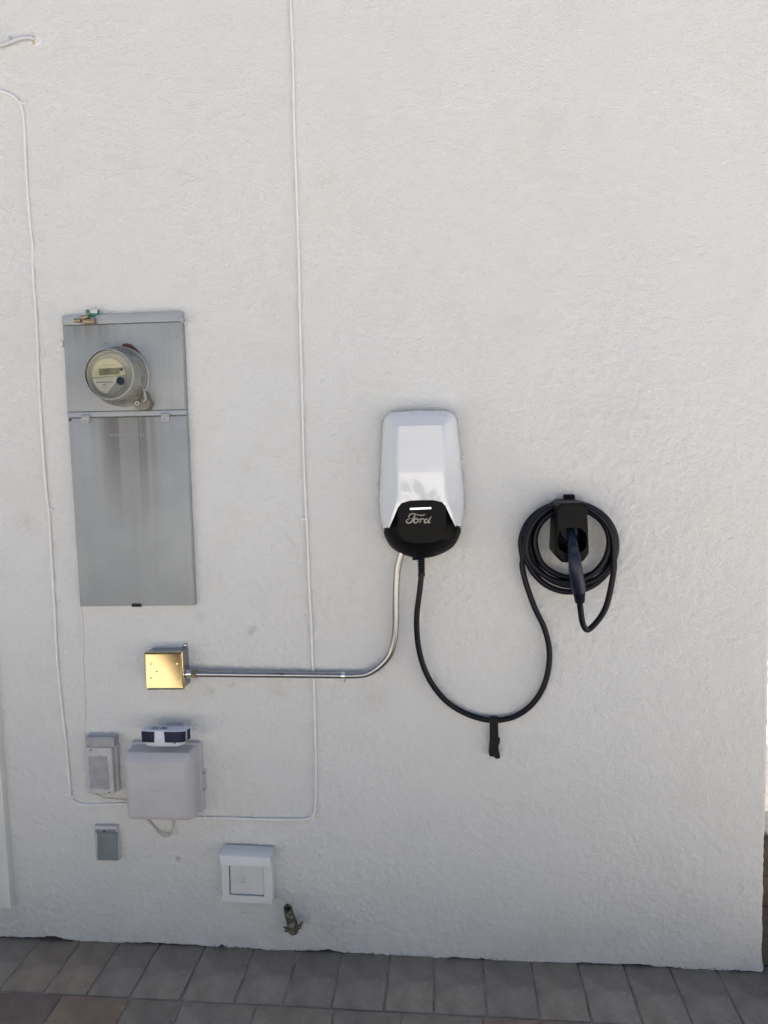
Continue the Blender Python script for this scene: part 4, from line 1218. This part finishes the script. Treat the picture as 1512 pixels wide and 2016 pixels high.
# ------------------------------------------------------------------ capped pipe stub
fa = thing('hose_bib', 'corroded bronze pipe stub with open end low on wall', 'tap', P(576, 1830, 0))
mb = MB(); tube(mb, catmull([P(578, 1829, -.01), P(577, 1826, .02), P(575, 1817, .040), P(570, 1803, .050), P(567, 1790, .062)], 5), [.0170 - .0045 * k / 20 for k in range(21)], 16); mb.build('spout', M_BRONZE, fa, 40)
e0, e1 = P(568, 1795, .057), P(566.7, 1787.6, .074)
axv = (e1 - e0).normalized()
mb = MB(); lathe(mb, e0, [(.0095, -.004), (.0122, .0), (.0122, (e1 - e0).length), (.0112, (e1 - e0).length + .001), (.0078, (e1 - e0).length), (.0074, .002)], 22, axis=axv, cap1=True); mb.build('open_end', M_BRONZE, fa, 40)
mb = MB(); lathe(mb, e0, [(.0073, .004), (.0073, .006)], 16, axis=axv); mb.build('bore', M_INK, fa)
mb = MB(); lathe(mb, Vector((P(577, 1826, 0).x, 0, P(577, 1826, 0).z)), [(.019, -.003), (.0185, .006), (.014, .010)], 9); mb.build('wall_flange', M_BRONZE, fa, 20)
mb = MB(); tube(mb, catmull([P(584, 1826, .02), P(590, 1824, .030), P(593, 1819, .036), P(596.5, 1814.5, .036)], 3), .0034, 8); tube(mb, [P(588, 1822, .02), P(589, 1828, .03), P(593, 1826, .03)], .003, 7); mb.build('valve_stem', M_BRONZE, fa, 40)
mb = MB(); tube(mb, catmull([P(572, 1825, .02), P(563, 1826, .03), P(558, 1825, .03)], 3), .0026, 8); tube(mb, catmull([P(566, 1827, .03), P(561, 1831, .03), P(564, 1834, .03), P(569, 1831, .03)], 3), .0022, 7); mb.build('bent_lug', M_BRONZE, fa, 40)
mb = MB(); tube(mb, catmull([P(585, 1832, .02), P(577, 1834, .03), P(574, 1838, .03), P(574.5, 1842, .03)], 3), .0022, 7); mb.build('loose_wire', M_BRONZE, fa, 40)

# ------------------------------------------------------------------ painted cables on the wall
def cable(name, label, pp, r, clips, m=M_CABLEW, cat='cable', seg=8, jitter=.35, cliph=True):
    root = thing(name, label, cat, P(pp[len(pp) // 2][0], pp[len(pp) // 2][1], 0))
    pts = []
    for i, t in enumerate(pp):
        d = t[2] if len(t) > 2 else r * .8 + .001
        pts.append(P(t[0], t[1], d))
    cm = catmull(pts, seg)
    mb = MB(); tube(mb, cm, r, 10); mb.build('sheath', m, root, 60)
    for (x, y, side, vert) in clips:
        c = P(x, y, r)
        mb = MB()
        L_ = .012
        if vert:      # cable runs vertically: band wraps across, lug to one side
            slab(mb, c, r * 2 + .004, .006, -.003, r * 2 + .0022, .001, .001)
            slab(mb, c + Vector((side * (r + .004), 0, 0)), .009, .0075, -.003, r * 1.6, .002, .001)
        else:
            slab(mb, c, .006, r * 2 + .004, -.003, r * 2 + .0022, .001, .001)
            slab(mb, c + Vector((0, 0, side * (r + .004))), .0075, .009, -.003, r * 1.6, .002, .001)
        mb.build('clip', m, root, 35)
    g_ = {'wall_cable': 'white painted cables clipped to the wall', 'thin_wire': 'thin loose wires around the boxes'}.get(name)
    if g_: root['group'] = g_
    return root
CAB = cable('wall_cable', 'white painted cable from upper left edge down to utility box', [(-60, 160), (-25, 172), (0, 179), (16, 184), (30, 192), (40, 204), (45, 222), (47.5, 250), (50, 310), (54, 380), (60, 450), (63.5, 480), (65, 540), (70, 610), (74, 680), (76, 740), (79, 800), (84, 880), (90, 960), (95.5, 1005), (99, 1060), (103, 1130),
      (106.5, 1190), (110, 1260), (114, 1320), (120, 1380), (127, 1440), (133, 1500), (137, 1540), (139, 1565), (146, 1577), (160, 1583), (180, 1584.5), (210, 1583.5), (250, 1582.5), (275, 1582)], .0040, [(42, 203, 1, True), (96, 1003, 1, True), (142, 1568, 1, True)])
cable('wall_cable', 'long white painted cable running down from top centre then left to utility box', [(570, -40), (572, 0), (574.5, 60), (577, 130), (578, 200), (579.5, 260), (582, 330), (584.5, 400), (587, 470), (589, 540), (590, 610), (592, 680), (594.5, 760), (596, 830), (598, 900), (600, 960), (602.5, 1010), (605, 1050),
      (607, 1110), (610, 1180), (613, 1240), (615, 1300, .004), (617, 1330, .004), (618.5, 1370), (620, 1430), (621.5, 1490), (621.5, 1550), (620.5, 1585), (618, 1602), (609, 1611), (590, 1613.5), (550, 1613.5), (500, 1612.5), (450, 1611), (405, 1610), (385, 1609)], .0037,
      [(600.5, 1021, -1, True), (614.5, 1608, 1, False), (403, 1609.5, 1, False)])
cable('thin_wire', 'thin white painted wire hanging from left corner of grey panel', [(157, 1180), (158.5, 1200), (160, 1212), (162, 1240), (163.5, 1265), (162.5, 1300), (165, 1335), (165, 1365), (167, 1400), (166, 1430), (167, 1452), (170, 1470)], .0016, [(159.5, 1211, -1, True)])
M_TAUPE = mat('grimy_taupe_wire', (0.47, 0.44, 0.38), 0.6, var=0.15)
cable('thin_wire', 'short taupe wire from weathered box to the utility box', [(184, 1560), (192, 1564), (205, 1570), (222, 1572), (240, 1573.5), (262, 1576)], .0019, [], M_TAUPE)
cable('thin_wire', 'drooping taupe wire hanging beneath the utility box', [(285, 1608), (293, 1616), (304, 1628), (315, 1641, .012), (327, 1647, .016), (336, 1642, .014), (341, 1628, .01), (340, 1612)], .0027, [], M_TAUPE)
cr = cable('grey_cable', 'grey cable entering wall at round escutcheon near upper left corner', [(-50, 108, .012), (-12, 93, .012), (8, 87, .012), (22, 82, .012), (38, 76, .012), (52, 73.5, .012), (63, 75, .009), (71, 82, -.01)], .0050, [(20, 81.5, 1, False)], M_GREYB)
c = P(73, 80, 0)
mb = MB(); lathe(mb, Vector((c.x, 0, c.z)), [(.0135, -.002), (.0130, .0025), (.0085, .0035), (.0075, .0015)], 26); mb.build('escutcheon', M_CABLEW, cr)
mb = MB(); a = P(66, 84, .003); lathe(mb, Vector((a.x, 0, a.z)), [(.006, -.001), (.005, .004), (.002, .0055)], 10); mb.build('sealant_blob', mat('ochre_sealant', (0.52, 0.44, 0.30), .8, var=.2, vscale=120), cr)

# ------------------------------------------------------------------ house across the drive (lit by the sun; seen only in reflections)
nh = thing('neighbour_house', 'cream sunlit house standing across the driveway behind the viewer', 'house', (0, -11, -.1))
M_NW = mat('cream_render', (0.62, 0.59, 0.54), 0.9, var=0.06, vscale=1.5, bump=.003, bscale=60)
M_NR = mat('roof_tile', (0.17, 0.15, 0.14), 0.85, var=0.3, vscale=12)
M_NG = mat('window_dark', (0.03, 0.035, 0.04), 0.08, var=.1)
mb = MB(); box_faces(mb, -11, 11, -18, -11, -.3, 3.3); nw = mb.build('wall', M_NW, nh, 0)
mb = MB(); mb.add([(-11.5, -10.5, 3.15), (11.5, -10.5, 3.15), (11.5, -14.5, 4.7), (-11.5, -14.5, 4.7), (-11.5, -18.6, 3.15), (11.5, -18.6, 3.15)], [(0, 1, 2, 3), (3, 2, 5, 4), (0, 3, 4), (1, 5, 2)]); mb.build('roof', M_NR, nh, 0)
for (xa, xb, za, zb_) in ((-6.5, -4.6, .9, 2.2), (-3.0, -1.6, .9, 2.2), (-.75, -.15, .75, 1.35), (6.2, 7.8, .9, 2.2)):
    mb = MB(); box_faces(mb, xa, xb, -11.05, -10.96, za, zb_); fr = mb.build('window', M_TRIM, nh, 0)
    mb = MB(); box_faces(mb, xa + .07, (xa + xb) / 2 - .03, -10.97, -10.95, za + .07, zb_ - .07); box_faces(mb, (xa + xb) / 2 + .03, xb - .07, -10.97, -10.95, za + .07, zb_ - .07); mb.build('pane', M_NG, fr, 0)
mb = MB(); box_faces(mb, .9, 5.2, -11.04, -10.95, -.1, 2.2); gd = mb.build('garage_door', M_TRIM, nh, 0)

# unseen leafy bush added behind the viewer to break up the charger's reflections
sb = thing('reflection_shrub', 'unseen leafy bush added opposite the charger for reflections in its gloss', 'reflection_shrub', (-.35, -6, gz(0)))
M_LEAF = mat('leaf_green', (0.07, 0.11, 0.035), 0.5, var=.4, vscale=4)
M_BARK = mat('bark', (0.12, 0.09, 0.06), 0.9, var=.3, vscale=30)
mb = MB(); tube(mb, catmull([Vector((-.35, -6, gz(0))), Vector((-.33, -6.02, .35)), Vector((-.38, -5.98, .8)), Vector((-.3, -6, 1.3))], 5), .028, 8); mb.build('trunk', M_BARK, sb)
mb = MB(); rs = random.Random(5)
cl = [Vector((-.3 + rs.gauss(0, .38), -6 + rs.gauss(0, .3), .95 + rs.gauss(0, .33))) for _ in range(30)]
for k in range(3600):
    c = rs.choice(cl) + Vector((rs.gauss(0, .07), rs.gauss(0, .07), rs.gauss(0, .07)))
    a = Vector((rs.uniform(-1, 1), rs.uniform(-1, 1), rs.uniform(-1, 1))).normalized(); b_ = a.orthogonal().normalized()
    l_ = rs.uniform(.03, .06)
    mb.add([c - a * l_, c + b_ * l_ * .4, c + a * l_, c - b_ * l_ * .4], [(0, 1, 2, 3)])
me = bpy.data.meshes.new('foliage'); me.from_pydata([tuple(v) for v in mb.v], [], mb.f)
tag(link_mesh('foliage', me, M_LEAF, sb, 0), kind='stuff')
